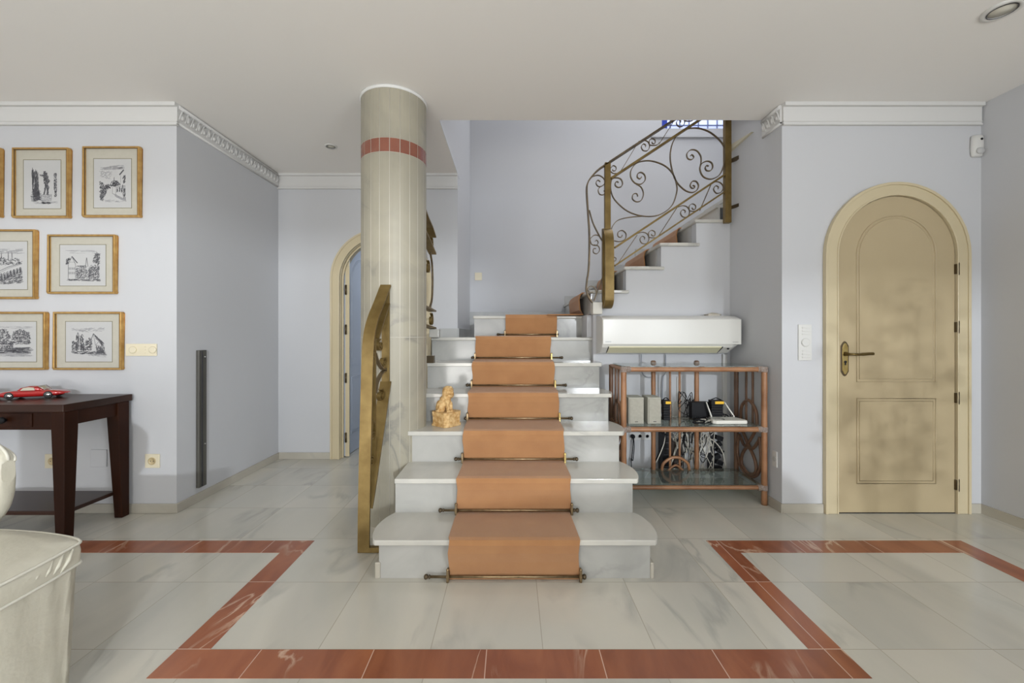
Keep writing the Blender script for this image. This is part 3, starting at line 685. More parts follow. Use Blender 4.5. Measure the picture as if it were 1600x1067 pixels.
# between handrail and upper rail
iron('small_scroll', [(222, 155), (240, 168), (275, 165), (295, 140), (385, -10)], .0045, .012, 4)
iron('small_scroll', [(222, 135), (238, 118), (256, 128), (254, 148), (238, 152), (234, 142)], .0045, .012)
for (ox, oy) in ((395, -5), (620, -160), (840, -310)):
    pair(ox+5, oy-30, .92, ('A', 'B', 'C'))
    iron('small_scroll', [(ox+138, oy-15), (ox+238, oy-172)], .0045, .012, 1)
# end panel scrolls
iron('small_scroll', [(100, 190), (140, 180), (172, 195), (186, 225), (165, 250), (140, 250), (128, 228), (140, 212), (156, 222)], .005)
iron('small_scroll', [(160, 250), (142, 272), (150, 300), (172, 306), (187, 292), (178, 278)], .005)
iron('small_scroll', [(88, 590), (115, 565), (145, 568), (165, 595)], .005)
iron('small_scroll', [(90, 590), (100, 622), (128, 630), (142, 612), (132, 596), (122, 604)], .005)
iron('small_scroll', [(112, 626), (142, 634), (151, 660), (134, 683), (112, 675), (112, 652), (128, 650)], .005)
iron('small_scroll', [(110, 930), (85, 928), (74, 910), (90, 892), (115, 898), (130, 930), (122, 970)], .005)
# fixings of the post to the side wall
for y0, y1 in ((245, 253), (319, 326)):
    MB().prism([(P(1141, y0, 3.165).x, 3.15), (XR-.002, 3.09), (XR-.002, 3.12), (P(1141, y0, 3.165).x, 3.18)], 'z', Z_(y1-1, 3.13), Z_(y0+1, 3.13)).build('wall_bracket', M_BROWNM, ur)

# ------------------------------------------------------------------ air conditioner
ac = thing('air_conditioner', 'white wall mounted air conditioner above the rattan shelf', 'air conditioner', (1.16, 3.219, .97))
ax0, ax1 = X_(941, 3.0), X_(1158, 3.0)
pr = [(3.219, 1.268), (3.08, 1.262), (3.02, 1.245), (3.0, 1.235), (3.0, 1.048), (3.012, 1.028), (3.08, .985), (3.219, .968)]
def acloft(x0, x1, pts, name, m, bev=.004):
    return MB().prism(pts, 'x', x0, x1).build(name, m, ac, bevel=bev, seg=2)
b = MB()
secs = [(ax0, pr), (ax1-.06, pr), (ax1, [(3.219, 1.262), (3.08, 1.257), (3.02, 1.24), (3.0, 1.228), (3.0, 1.062), (3.03, 1.052), (3.10, 1.035), (3.219, 1.03)])]
b.loft([[Vector((x, a, c)) for a, c in p_] for x, p_ in secs], smooth=False); b.build('housing', M_ACP, ac, bevel=.004)
MB().box((ax0+.002, 2.990, 1.049), (ax1-.002, 3.0, 1.234)).build('front_panel', M_ACP, ac, bevel=.005, seg=3)
MB().prism([(3.003, 1.036), (3.078, .992), (3.078, .984), (3.000, 1.028)], 'x', ax0+.05, ax1-.14).build('louvre', mat('louvre_cream', (.70, .66, .46), .4), ac)
for x in (ax0+.045, ax1-.135):
    MB().prism([(3.003, 1.034), (3.085, .988), (3.085, .982), (2.998, 1.028)], 'x', x, x+.004).build('louvre_pivot', M_DGREY, ac)
MB().ball((ax1-.085, 3.018, 1.018), (.010, .006, .006)).build('indicator_window', M_BLACK, ac)
b = MB()
for i in range(7): b.box((ax0+.022+i*.006, 2.9890, 1.066), (ax0+.0262+i*.006, 2.9902, 1.072))
b.build('maker_mark', mat('mark_grey', (.35, .36, .38), .5), ac)
b = MB()
for i in range(7): b.box((ax1-.066+i*.006, 2.9890, 1.066), (ax1-.0625+i*.006, 2.9902, 1.069))
b.build('maker_mark', M_DGREY, ac)
b = MB().box((1.475, 3.10, 1.262), (1.56, 3.17, 1.276)).tube(spline([(1.47, 3.13, 1.268), (1.50, 3.12, 1.28), (1.54, 3.14, 1.282), (1.60, 3.16, 1.272)], 4), .005, 6)
tag(b.build('cable_bracket', mat('taupe_plastic', (.45, .41, .34), .5)), 'small grey bracket with a cable on top of the air conditioner', 'remote control')  # bracket box with a short cable over it

# ------------------------------------------------------------------ rattan shelf
SX0, SX1, SY0, SY1 = .735, 1.662, 2.72, 3.06
ZT, ZM, ZB_ = .892, .497, .114
sh = thing('rattan_shelf', 'open rattan shelf unit with glass shelves below the air conditioner', 'shelf unit', ((SX0+SX1)/2, (SY0+SY1)/2, 0))
def cane(name, a, c, rad, m=M_RATTAN):
    a, c = Vector(a), Vector(c); n = max(2, int((c-a).length/.04)); b = MB()
    pts = [a.lerp(c, i/n) for i in range(n+1)]; rr = [rad*(1+.04*math.sin(i*2.1)) for i in range(n+1)]
    b.tube(pts, rr, 10); return b.build(name, m, sh)
for x, y in ((SX0, SY0), (SX1, SY0), (SX0, SY1), (SX1, SY1)):
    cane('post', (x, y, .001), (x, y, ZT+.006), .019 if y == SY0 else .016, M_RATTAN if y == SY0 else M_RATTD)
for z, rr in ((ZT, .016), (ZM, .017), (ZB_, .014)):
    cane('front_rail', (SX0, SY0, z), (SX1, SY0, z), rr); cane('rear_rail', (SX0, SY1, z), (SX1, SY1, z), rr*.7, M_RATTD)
    cane('side_rail', (SX0, SY0, z), (SX0, SY1, z), rr*.75); cane('side_rail', (SX1, SY0, z), (SX1, SY1, z), rr*.75)
for px, rr in ((1021, .0165), (1088.6, .0165), (1047, .008), (1062, .008)):
    x = X_(px, SY1-.02); cane('rear_upright', (x, SY1-.018, ZB_), (x, SY1-.018, ZT+.004), rr)
for x in (SX0, SX1):
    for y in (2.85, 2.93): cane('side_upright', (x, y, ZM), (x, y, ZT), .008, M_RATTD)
def loopcane(pts, rad=.011, closed=False, m=M_RATTD):
    MB().tube(spline(pts, 6, closed), rad, 8, closed=closed).build('cane_loop', m, sh)
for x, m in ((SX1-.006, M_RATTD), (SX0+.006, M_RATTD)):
    yc_ = (SY0+SY1)/2
    for sgn in (0,):
        loopcane([(x, yc_-.10, ZM+.01), (x, yc_-.085, ZM+.11), (x, yc_, ZM+.165), (x, yc_+.085, ZM+.11), (x, yc_+.10, ZM+.01)], m=m)
        loopcane([(x, yc_+.13, ZM-.02), (x, yc_+.06, ZM-.085), (x, yc_-.03, ZM-.165), (x, yc_-.11, ZM-.10), (x, yc_-.13, ZM-.07)], m=m)
        loopcane([(x, yc_-.09, ZM-.02), (x, yc_-.01, ZM-.12), (x, yc_+.05, ZM-.165), (x, yc_+.12, ZM-.10)], .010, m=m)
        loopcane([(x, yc_, ZM-.165), (x, yc_+.075, ZM-.23), (x, yc_+.085, ZM-.31), (x, yc_, ZB_+.035), (x, yc_-.085, ZM-.31), (x, yc_-.075, ZM-.23)], closed=True, m=m)
        loopcane([(x, yc_-.13, ZM-.06), (x, yc_-.145, ZM-.22), (x, yc_-.10, ZB_+.06), (x, yc_, ZB_+.018), (x, yc_+.10, ZB_+.06), (x, yc_+.145, ZM-.22), (x, yc_+.12, ZM-.10)], m=m)
loopcane([(1.10, SY1-.03, ZB_+.005), (1.11, SY1-.032, ZB_+.06), (1.16, SY1-.034, ZB_+.10), (1.20, SY1-.034, ZB_+.108), (1.24, SY1-.034, ZB_+.10), (1.29, SY1-.032, ZB_+.06), (1.30, SY1-.03, ZB_+.005)], .011, m=M_RATTAN)
loopcane([(1.14, SY1-.03, ZB_+.005), (1.20, SY1-.034, ZB_+.05), (1.26, SY1-.03, ZB_+.005)], .008, m=M_RATTAN)
for z in (ZT+.017, ZM+.017, ZB_+.014):
    MB().box((SX0+.012, SY0+.004, z-.003), (SX1-.012, SY1-.004, z+.003)).build('glass_shelf', M_GLASS, sh)
def wrap(c, rad, ax):
    b = MB()
    for i in range(5):
        o = (i-2)*.007; d = Vector((o, 0, 0)) if ax == 'x' else Vector((0, 0, o)) if ax == 'z' else Vector((0, o, 0))
        cc = Vector(c)+d; ring = []
        for k in range(10):
            a = 2*PI*k/10; u = Vector((0, math.cos(a), math.sin(a))) if ax == 'x' else Vector((math.cos(a), math.sin(a), 0)) if ax == 'z' else Vector((math.cos(a), 0, math.sin(a)))
            ring.append(cc+u*rad)
        b.tube(ring, .0035, 5, closed=True)
    b.build('binding', M_WRAP, sh)
for x in (SX0, SX1):
    for z in (ZT, ZM, ZB_): wrap((x+(.028 if x == SX0 else -.028), SY0, z), .018, 'x'); wrap((x, SY0, z-.0), .0205, 'z')
for px in (1021, 1088.6):
    x = X_(px, SY1-.02)
    wrap((x, SY1-.018, ZT+.012), .018, 'z'); wrap((x, SY1-.018, ZM), .018, 'z'); wrap((x, SY1-.018, ZB_), .018, 'z')
    MB().lathe([(.018, 0), (.018, .020), (.012, .026), (.001, .027)], (x, SY1-.018, ZT+.012), seg=14).build('post_cap', M_RATTD, sh)
for x in (SX0+.1, 1.21, SX1-.12, SX1): wrap((x, SY1, ZT), .014, 'x')

# ---- things on and behind the shelf
def speaker(x0, x1, y, lab):
    z0 = ZM+.0205; hgt = .180; dep = .13
    t_ = thing('loudspeaker', lab, 'loudspeaker', ((x0+x1)/2, y+dep/2, z0), 'pair of small speakers on the middle shelf')
    MB().box((x0, y, z0), (x1, y+dep, z0+hgt)).build('cabinet', M_SPK, t_, bevel=.004)
    MB().box((x0+.006, y-.006, z0+.006), (x1-.006, y, z0+hgt-.006)).build('grille', M_SPKG, t_, bevel=.003)
    xm = (x0+x1)/2
    MB().box((xm-.010, y-.0075, z0+.016), (xm+.010, y-.006, z0+.020)).build('badge', M_DGREY, t_)
yk = 2.78
speaker(X_(982, yk), X_(1006, yk), yk, 'small pale grey bookshelf speaker, left one of the pair on the middle glass shelf')
speaker(X_(1012.5, yk), X_(1033.5, yk), yk+.005, 'small pale grey bookshelf speaker, right one of the pair on the middle glass shelf')
# yellow capped black lamps (torch like) on the shelf
def torch(px0, px1, D, lab, zt):
    x0, x1 = X_(px0, D), X_(px1, D); z0 = ZM+.0205; xm = (x0+x1)/2; rr = (x1-x0)/2
    t_ = thing('black_charger', lab, 'device', (xm, D, z0), 'black devices with yellow bands on the shelf')
    b = MB()
    for i in range(6): b.box((x0+.002+.001*(i % 2), D-.022, z0+i*zt*.12), (x1-.002-.001*(i % 2), D+.022, z0+(i+1)*zt*.12-.001))
    b.box((x0, D-.025, z0+zt*.72), (x1, D+.025, z0+zt*.93)).tube(spline([(x0+.004, D, z0+zt*.93), (xm-.01, D-.01, z0+zt*1.03), (xm+.008, D, z0+zt*1.02), (x1-.004, D, z0+zt*.93)], 4), .004, 6)
    b.build('body', M_BLACK, t_, bevel=.003)
    MB().box((x0+(x1-x0)*.3, D-.027, z0+zt*.77), (x1+.001, D-.01, z0+zt*.89)).build('band', M_YEL, t_)
torch(1034.5, 1046, 2.93, 'black device with yellow band standing right of the speakers', .150)
torch(1109, 1128, 2.93, 'black device with yellow band standing behind the white router', .150)
tag(MB().box((X_(1079, 2.97), 2.95, ZM+.0205), (X_(1108, 2.97), 3.01, ZM+.14)).build('black_box', M_BLACK, bevel=.006), 'low black electronics box at the back of the middle shelf behind the cane upright', 'device')
# router
rt = thing('router', 'white wireless router with two antennas on the right of the middle shelf', 'router', (1.43, 2.83, ZM+.02))
x0, x1 = X_(1112, 2.80), X_(1167, 2.80); z0 = ZM+.0205
MB().prism([(x0+.02, 2.90), (x1-.03, 2.91), (x1, 2.80), (x1-.01, 2.775), (x0+.02, 2.77), (x0, 2.79)], 'z', z0, z0+.026).build('body', mat('router_white', (.78, .76, .70), .3), rt, bevel=.008, seg=3)
for xa2, xb2 in (((x0+.05), (x0+.025)), ((x1-.03), (x1-.085))):
    MB().tube([(xa2, 2.905, z0+.01), (xa2, 2.91, z0+.03), (xb2, 2.93, z0+.125)], [.0055, .0055, .004], 8).build('antenna', mat('antenna_white', (.76, .74, .68), .35), rt)
MB().tube(spline([(1.13+.2, 2.86, z0+.008), (1.30, 2.80, z0+.006), (1.26, 2.78, z0+.01), (1.23, 2.80, z0+.008), (1.27, 2.83, z0+.02), (1.32, 2.82, z0+.012)], 5), .006, 6).build('cord', M_BLACK, rt)
# cables as one uncountable tangle
b = MB(); rng = random.Random(3)
def tang(n, x0, x1, y0, y1, z0, z1, rad, mi, seg=5):
    for _ in range(n):
        x = rng.uniform(x0, x1); z = rng.uniform((z0+z1)/2, z1); y = rng.uniform(y0, y1); pts = [(x, y, z)]
        for k in range(seg):
            x = min(x1, max(x0, x+rng.uniform(-.06, .06))); z = min(z1, max(z0, z+rng.uniform(-.15, .08))); y = min(y1, max(y0, y+rng.uniform(-.03, .03))); pts.append((x, y, z))
        b.tube(spline(pts, 5), rad, 5, mi)
tang(26, 1.20, 1.36, 3.09, 3.16, .08, .50, .0032, 0); tang(12, 1.20, 1.36, 3.09, 3.16, .08, .46, .003, 1); tang(9, 1.36, 1.52, 3.09, 3.16, .08, .48, .0028, 0); tang(6, 1.38, 1.52, 3.09, 3.16, .05, .42, .003, 1)
tang(9, 1.22, 1.31, 2.97, 3.03, .53, .70, .0026, 1, 4); tang(8, 1.28, 1.44, 2.80, 2.92, ZM+.022, ZM+.045, .003, 1); tang(6, 1.28, 1.44, 2.80, 2.92, ZM+.022, ZM+.04, .0028, 0); tang(5, 1.50, 1.62, 2.90, 2.98, ZM+.024, ZM+.06, .003, 1)
tag(b.build('cable_tangle', [M_CABW, M_BLACK]), 'tangle of white and black cables hanging behind the rattan shelf', 'cables', kind='stuff')
# socket row on the wall, plug with cord
def plate_y(name, px0, py0, px1, py1, D, m, lab, cat, th=.008, group=None):
    t_ = thing(name, lab, cat, ((X_(px0, D)+X_(px1, D))/2, D, Z_(py1, D)), group)
    MB().box((X_(px0, D), D-th, Z_(py1, D)), (X_(px1, D), D-.0005, Z_(py0, D))).build('plate', m, t_, bevel=.002)
    return t_
sk = plate_y('socket_strip', 983, 676, 1017, 687, 3.22, M_WHITEP, 'white row of three wall sockets behind the left end of the shelf', 'socket')
for px in (988.5, 1000, 1011.5):
    c = P(px, 681.5, 3.212); MB().lathe([(.017, 0), (.017, -.003), (.013, -.003), (.012, .002)], (c.x, 3.212, c.z), 'y', 16).build('outlet', mat('outlet_grey', (.62, .62, .62), .4), sk)
pg = thing('plug_cord', 'black plug in the left wall socket with its cord hanging down', 'cord', P(988.5, 681.5, 3.2))
c = P(988.5, 681.5, 3.2); MB().lathe([(.015, 0), (.017, -.02), (.012, -.035), (.001, -.037)], (c.x, 3.209, c.z), 'y', 14).build('plug', M_BLACK, pg)
MB().tube(spline([(c.x, 3.185, c.z-.01), (c.x-.004, 3.18, c.z-.08), (c.x-.012, 3.185, c.z-.18), (c.x-.014, 3.19, .16), (c.x-.01, 3.195, .03)], 6), .0035, 6).tube(spline([(c.x+.004, 3.185, c.z-.01), (c.x+.006, 3.18, c.z-.08), (c.x-.002, 3.185, c.z-.18), (c.x-.010, 3.19, .16)], 6), .0035, 6).build('cord', M_BLACK, pg)
so = plate_y('wall_plate', 1049, 628, 1059, 650, 3.22, M_WHITEP, 'white cover plate on the wall between two thin canes of the shelf', 'wall plate', .02)
cbx = plate_y('cable_cover', 1057, 588, 1064, 645, 3.22, M_WHITEP, 'narrow white cable duct on the wall behind the shelf', 'cable duct', .012)
# black rack and boxes behind the lower half
rk = thing('equipment_rack', 'tall black electronics case standing behind the shelf below the speakers', 'device', (1.22, 3.14, 0))
MB().box((X_(1035, 3.11), 3.105, .001), (X_(1048, 3.11), 3.20, Z_(677, 3.11))).build('case', M_BLACK, rk, bevel=.003)
for i in range(7): MB().box((X_(1037.5, 3.11), 3.101, .08+i*.045), (X_(1048.5, 3.11), 3.106, .086+i*.045)).build('vent', M_DGREY, rk)
tag(MB().box((X_(1048.8, 3.12), 3.115, .001), (X_(1066, 3.12), 3.20, Z_(690, 3.12))).build('equipment_case', mat('brown_black_plastic', (.03, .018, .012), .4), bevel=.003), 'dark brown case on the floor right of the black one, behind the cables', 'device')
tag(MB().box((X_(1094, 3.17), 3.16, Z_(707, 3.17)), (X_(1109, 3.17), 3.219, Z_(674, 3.17))).build('junction_box', M_WHITEP, bevel=.004), 'white junction box on the wall among the hanging cables', 'junction box')
ps = thing('power_strip', 'upright black power strip full of black adapters right of the cables', 'power strip', P(1120, 735, 3.15))
MB().box((X_(1110, 3.16), 3.15, .06), (X_(1116, 3.16), 3.215, Z_(676, 3.16))).build('strip', M_DGREY, ps, bevel=.002)
for py, dx, an in ((684, 4, .3), (694, 2, -.5), (704, 5, .5), (713, 0, -.4), (722, 4, .3), (731, 2, 0)):
    c = P(1119+dx, py, 3.12); b = MB().box((-.026, -.022, -.016), (.026, .022, .016)); b.xf(Matrix.Translation(c) @ Matrix.Rotation(an, 4, 'Y')); b.build('adapter', M_BLACK, ps, bevel=.004)
ms = MB().box((X_(1110, 3.2), 3.19, .003), (X_(1113, 3.2), 3.215, Z_(676, 3.2)))
pipe = tag(MB().box((X_(1129.5, 3.2), 3.195, .06), (X_(1136, 3.2), 3.219, .97)).build('cable_duct', M_WHITEP, bevel=.002), 'white vertical cable duct running down the wall right of the power strip', 'cable duct')
tag(MB().tube(spline([(1.0, 3.19, 1.0), (1.0, 3.195, .87), (1.015, 3.19, .81), (1.06, 3.185, .79), (1.10, 3.19, .80)], 6), .004, 6).build('phone_cable', mat('grey_cord', (.3, .32, .36), .5)), 'thin grey cord looping on the wall under the air conditioner', 'cord')
tag(MB().tube(spline([(1.19, 3.2, .965), (1.19, 3.2, .83), (1.17, 3.2, .79), (1.165, 3.2, .68), (1.165, 3.2, .52)], 6), .0045, 6).build('phone_cable', mat('grey_cord', (.3, .32, .36), .5)), 'straight grey cord running down the wall right of the speakers', 'cord')
tag(MB().tube(spline([(1.05, 3.17, .07), (1.08, 3.12, .16), (1.14, 3.12, .30), (1.16, 3.15, .40)], 6), .0045, 6).build('power_cable', M_BLACK), 'slanting black cord behind the lower left part of the shelf', 'cord')
tag(MB().tube(spline([(1.02, 3.15, .03), (1.07, 3.10, .14), (1.14, 3.10, .30), (1.16, 3.12, .42)], 6), .004, 6).build('white_cable', M_CABW), 'slanting white cord behind the lower left part of the shelf', 'cord')
tag(MB().tube(spline([(1.48, 3.12, .34), (1.52, 3.10, .32), (1.58, 3.10, .24), (1.62, 3.12, .10)], 6), .0045, 6).build('white_cable', M_CABW), 'white cord arching down right of the black adapters', 'cord')

# ------------------------------------------------------------------ stone figure
sf = thing('stone_figure', 'ochre carved stone lion seated on a block base, on the third step', 'figurine', (-.40, 2.60, 3*r))
zt3 = 3*r; bc = Vector((X_(697, 2.6), 2.615, zt3+.0005))
RB = Matrix.Rotation(math.radians(-38), 4, 'Z')
b = MB()
for z0, z1, s in ((0, .012, 1.02), (.012, .062, .96), (.062, .070, .99), (.070, .088, 1.0)):
    hw, hd = .075*s, .072*s
    o = [(-hw+.022, -hd), (hw-.022, -hd), (hw, -hd+.022), (hw, hd-.022), (hw-.022, hd), (-hw+.022, hd), (-hw, hd-.022), (-hw, -hd+.022)]
    b.prism(o, 'z', z0, z1)
b.xf(Matrix.Translation(bc) @ RB)
o = b.build('base', M_STONE, sf)
mb = MB(); c0 = bc+Vector((-.003, 0, .085))
def bl(x, z, y, rr): mb.ball(c0+Vector((x, y, z)), rr, seg=16)
bl(-.030, .035, .010, (.036, .042, .040)); bl(-.012, .060, .006, (.032, .034, .045)); bl(.004, .090, .0, (.028, .030, .038)); bl(.012, .068, -.014, (.022, .020, .040))
bl(.016, .030, -.028, (.011, .012, .036)); bl(.034, .030, -.012, (.011, .012, .036)); bl(.022, .004, -.040, (.015, .016, .009)); bl(.041, .004, -.022, (.015, .016, .009))
bl(-.040, .006, -.022, (.022, .018, .012)); bl(-.024, .020, -.022, (.024, .018, .022))
bl(.020, .128, -.008, (.026, .026, .027)); bl(.038, .118, -.020, (.015, .015, .014)); bl(.012, .132, .004, (.036, .034, .030)); bl(-.002, .108, -.008, (.022, .026, .040))
bl(.020, .105, .010, (.030, .030, .026)); bl(.002, .150, .0, (.009, .008, .009)); bl(.030, .153, -.002, (.008, .008, .008)); bl(-.056, .018, .012, (.012, .014, .022))
for i in range(34):
    a = rng.uniform(0, 2*PI); e = rng.uniform(-.9, 1.2); rr = .033
    bl(.013+rr*math.cos(a)*math.cos(e)*.95, .128+rr*math.sin(e)*.8, .004+rr*math.sin(a)*math.cos(e), rng.uniform(.005, .009))
mb.ball(c0+Vector((.046, -.030, .122)), .005)
fig = mb.build('lion', M_STONE, sf, fix=False)
rm = fig.modifiers.new('remesh', 'REMESH'); rm.mode = 'VOXEL'; rm.voxel_size = .0028; rm.use_smooth_shade = True
tx = bpy.data.textures.new('carving', 'CLOUDS'); tx.noise_scale = .012
dm = fig.modifiers.new('carve', 'DISPLACE'); dm.texture = tx; dm.strength = .0035; dm.texture_coords = 'LOCAL'

# ------------------------------------------------------------------ console table
ct = thing('console_table', 'dark mahogany console table with tapered legs and a low shelf', 'table', (-2.95, 2.39, 0))
TX1, TX0, TY0, TY1, TZ = -2.375, -3.62, 2.185, 2.583, .750
MB().box((TX0, TY0, TZ-.040), (TX1, TY1, TZ)).build('top', M_WOODT, ct, bevel=.003)
MB().box((TX0+.04, TY0+.022, .612), (TX1-.04, TY0+.045, TZ-.040)).build('apron', M_WOOD, ct)
MB().box((TX0+.04, TY1-.035, .630), (TX1-.04, TY1-.015, TZ-.040)).build('apron', M_WOOD, ct)
MB().box((TX1-.045, TY0+.04, .630), (TX1-.020, TY1-.04, TZ-.040)).build('apron', M_WOOD, ct)
MB().box((TX0+.020, TY0+.04, .630), (TX0+.045, TY1-.04, TZ-.040)).build('apron', M_WOOD, ct)
def leg(x_out, y_out, sx, sy):
    def sq(w, z): return [Vector((x_out, y_out, z)), Vector((x_out+sx*w, y_out, z)), Vector((x_out+sx*w, y_out+sy*w, z)), Vector((x_out, y_out+sy*w, z))]
    MB().loft([sq(.048, .001), sq(.072, .62), sq(.072, TZ-.0405)], smooth=False).build('leg', M_WOOD, ct, bevel=.003)
leg(TX1-.008, TY0+.012, -1, 1); leg(TX1-.008, TY1-.012, -1, -1); leg(TX0+.008, TY0+.012, 1, 1); leg(TX0+.008, TY1-.012, 1, -1)
MB().box((TX0+.05, TY0+.055, .140), (TX1-.055, TY1-.045, .162)).build('lower_shelf', M_WOODT, ct, bevel=.004)
for xa2, xb2 in ((X_(-90, 2.21), X_(52, 2.21)), (X_(-250, 2.21), X_(-100, 2.21))):
    dw = MB().box((xa2, TY0+.017, .628), (xb2, TY0+.0225, .700)).build('drawer', M_WOOD, ct, bevel=.0015)
    cxk = X_(8, 2.2) if xb2 > -2.8 else (xa2+xb2)/2; zk = Z_(656, 2.2)
    MB().lathe([(.008, 0), (.009, -.010), (.017, -.014), (.018, -.020), (.012, -.026), (.001, -.028)], (cxk, TY0+.017, zk), 'y', 16).build('knob', M_BLACK, dw)

# ------------------------------------------------------------------ toy cars
def toycar(name, loc, rotz, lab, s=1.0):
    t_ = thing(name, lab, 'toy car', loc)
    Mx = Matrix.Translation(loc) @ Matrix.Rotation(rotz, 4, 'Z') @ Matrix.Scale(s, 4)
    def fin(b, n, m, par=t_, **k): b.xf(Mx); return b.build(n, m, par, **k)
    def sec(x, w, z0, z1, e=.6, n=20):
        out = []
        for i in range(n):
            a = 2*PI*i/n; ca, sa = math.cos(a), math.sin(a)
            out.append(Vector((x, w*math.copysign(abs(ca)**e, ca), (z0+z1)/2+(z1-z0)/2*math.copysign(abs(sa)**e, sa))))
        return out
    b = MB(); b.loft([sec(-.150, .018, .020, .030), sec(-.145, .036, .012, .040), (sec(-.115, .046, .008, .045)), sec(-.075, .049, .008, .049), sec(-.03, .048, .008, .047), sec(.03, .049, .008, .047), sec(.075, .050, .009, .048), sec(.115, .044, .013, .043), sec(.142, .032, .018, .036), sec(.155, .012, .024, .030)]); fin(b, 'body', M_REDCAR)
    b = MB(); b.loft([sec(-.072, .026, .040, .048, .8), sec(-.050, .034, .040, .066, .7), sec(-.015, .036, .040, .073, .7), sec(.020, .034, .040, .070, .7), sec(.055, .026, .040, .050, .8)]); fin(b, 'roof', M_REDCAR)
    for sg in (1, -1):
        b = MB().prism([(-.048, .048), (.018, .048), (.012, .064), (-.012, .067), (-.035, .063)], 'y', sg*.031, sg*.0365); fin(b, 'side_window', M_CWIN)
    b = MB().add([(.053, -.026, .048), (.053, .026, .048), (.026, .026, .0705), (.026, -.026, .0705), (.056, -.026, .048), (.056, .026, .048), (.029, .026, .0715), (.029, -.026, .0715)], [(0, 1, 2, 3), (4, 7, 6, 5), (0, 3, 7, 4), (1, 5, 6, 2), (0, 4, 5, 1), (3, 2, 6, 7)]); fin(b, 'windscreen', M_CWIN)
    for sg in (1, -1):
        for x in (-.090, .082):
            b = MB().lathe([(.012, -.007*sg), (.019, -.008*sg), (.0205, -.004*sg), (.0205, .005*sg), (.018, .007*sg)], (x, sg*.044, .0205), 'y', 20); w = fin(b, 'wheel', M_RUBBER)
            b = MB().lathe([(.0135, .0), (.0135, .0075*sg), (.009, .006*sg), (.004, .010*sg), (.001, .011*sg)], (x, sg*.044, .0205), 'y', 16); fin(b, 'hubcap', M_CHROME, w)
    for x, w_ in ((-.150, .030), (.152, .026)):
        b = MB().tube(spline([(x+(.02 if x < 0 else -.02), -w_-.006, .024), (x, -w_*.6, .022), (x-(.004 if x < 0 else -.004), 0, .022), (x, w_*.6, .022), (x+(.02 if x < 0 else -.02), w_+.006, .024)], 4), .0028, 6); fin(b, 'bumper', M_CHROME)
    for sg in (1, -1):
        b = MB().ball((-.141, sg*.025, .033), (.006, .007, .006)); fin(b, 'headlamp', M_CHROME)
    b = MB().tube([(.058, -.03, .049), (.032, -.031, .0725), (.032, .031, .0725), (.058, .03, .049)], .0018, 6); fin(b, 'windscreen_frame', M_CHROME)
    return t_
toycar('toy_car', (-2.80, 2.425, TZ+.0005), math.radians(20), 'long red toy sports car with chrome wheels on the console table', .98)
toycar('toy_car', (-3.093, 2.37, TZ+.0005), math.radians(6), 'second red toy car at the left edge of the photo, nose hidden outside', .90)

# ------------------------------------------------------------------ pictures
def stroke(b, pts, w, mi):
    for (x0, z0), (x1, z1) in zip(pts[:-1], pts[1:]):
        d = Vector((x1-x0, z1-z0)); 
        if d.length < 1e-6: continue
        n_ = Vector((-d.y, d.x)).normalized()*w/2
        b['q'].append(((x0+n_.x, z0+n_.y), (x1+n_.x, z1+n_.y), (x1-n_.x, z1-n_.y), (x0-n_.x, z0-n_.y), mi))
def inside(p, poly):
    x, y = p; c = False; j = len(poly)-1
    for i in range(len(poly)):
        xi, yi = poly[i]; xj, yj = poly[j]
        if (yi > y) != (yj > y) and x < (xj-xi)*(y-yi)/(yj-yi)+xi: c = not c
        j = i
    return c
def hatch(b, poly, n, ang, ln, w, mi, g, jit=.3):
    xs = [p[0] for p in poly]; ys = [p[1] for p in poly]; k = 0; tries = 0
    while k < n and tries < n*12:
        tries += 1; p = (g.uniform(min(xs), max(xs)), g.uniform(min(ys), max(ys)))
        if not inside(p, poly): continue
        a = ang+g.uniform(-jit, jit); l = ln*g.uniform(.5, 1.2)/2
        stroke(b, [(p[0]-l*math.cos(a), p[1]-l*math.sin(a)), (p[0]+l*math.cos(a), p[1]+l*math.sin(a))], w, mi); k += 1
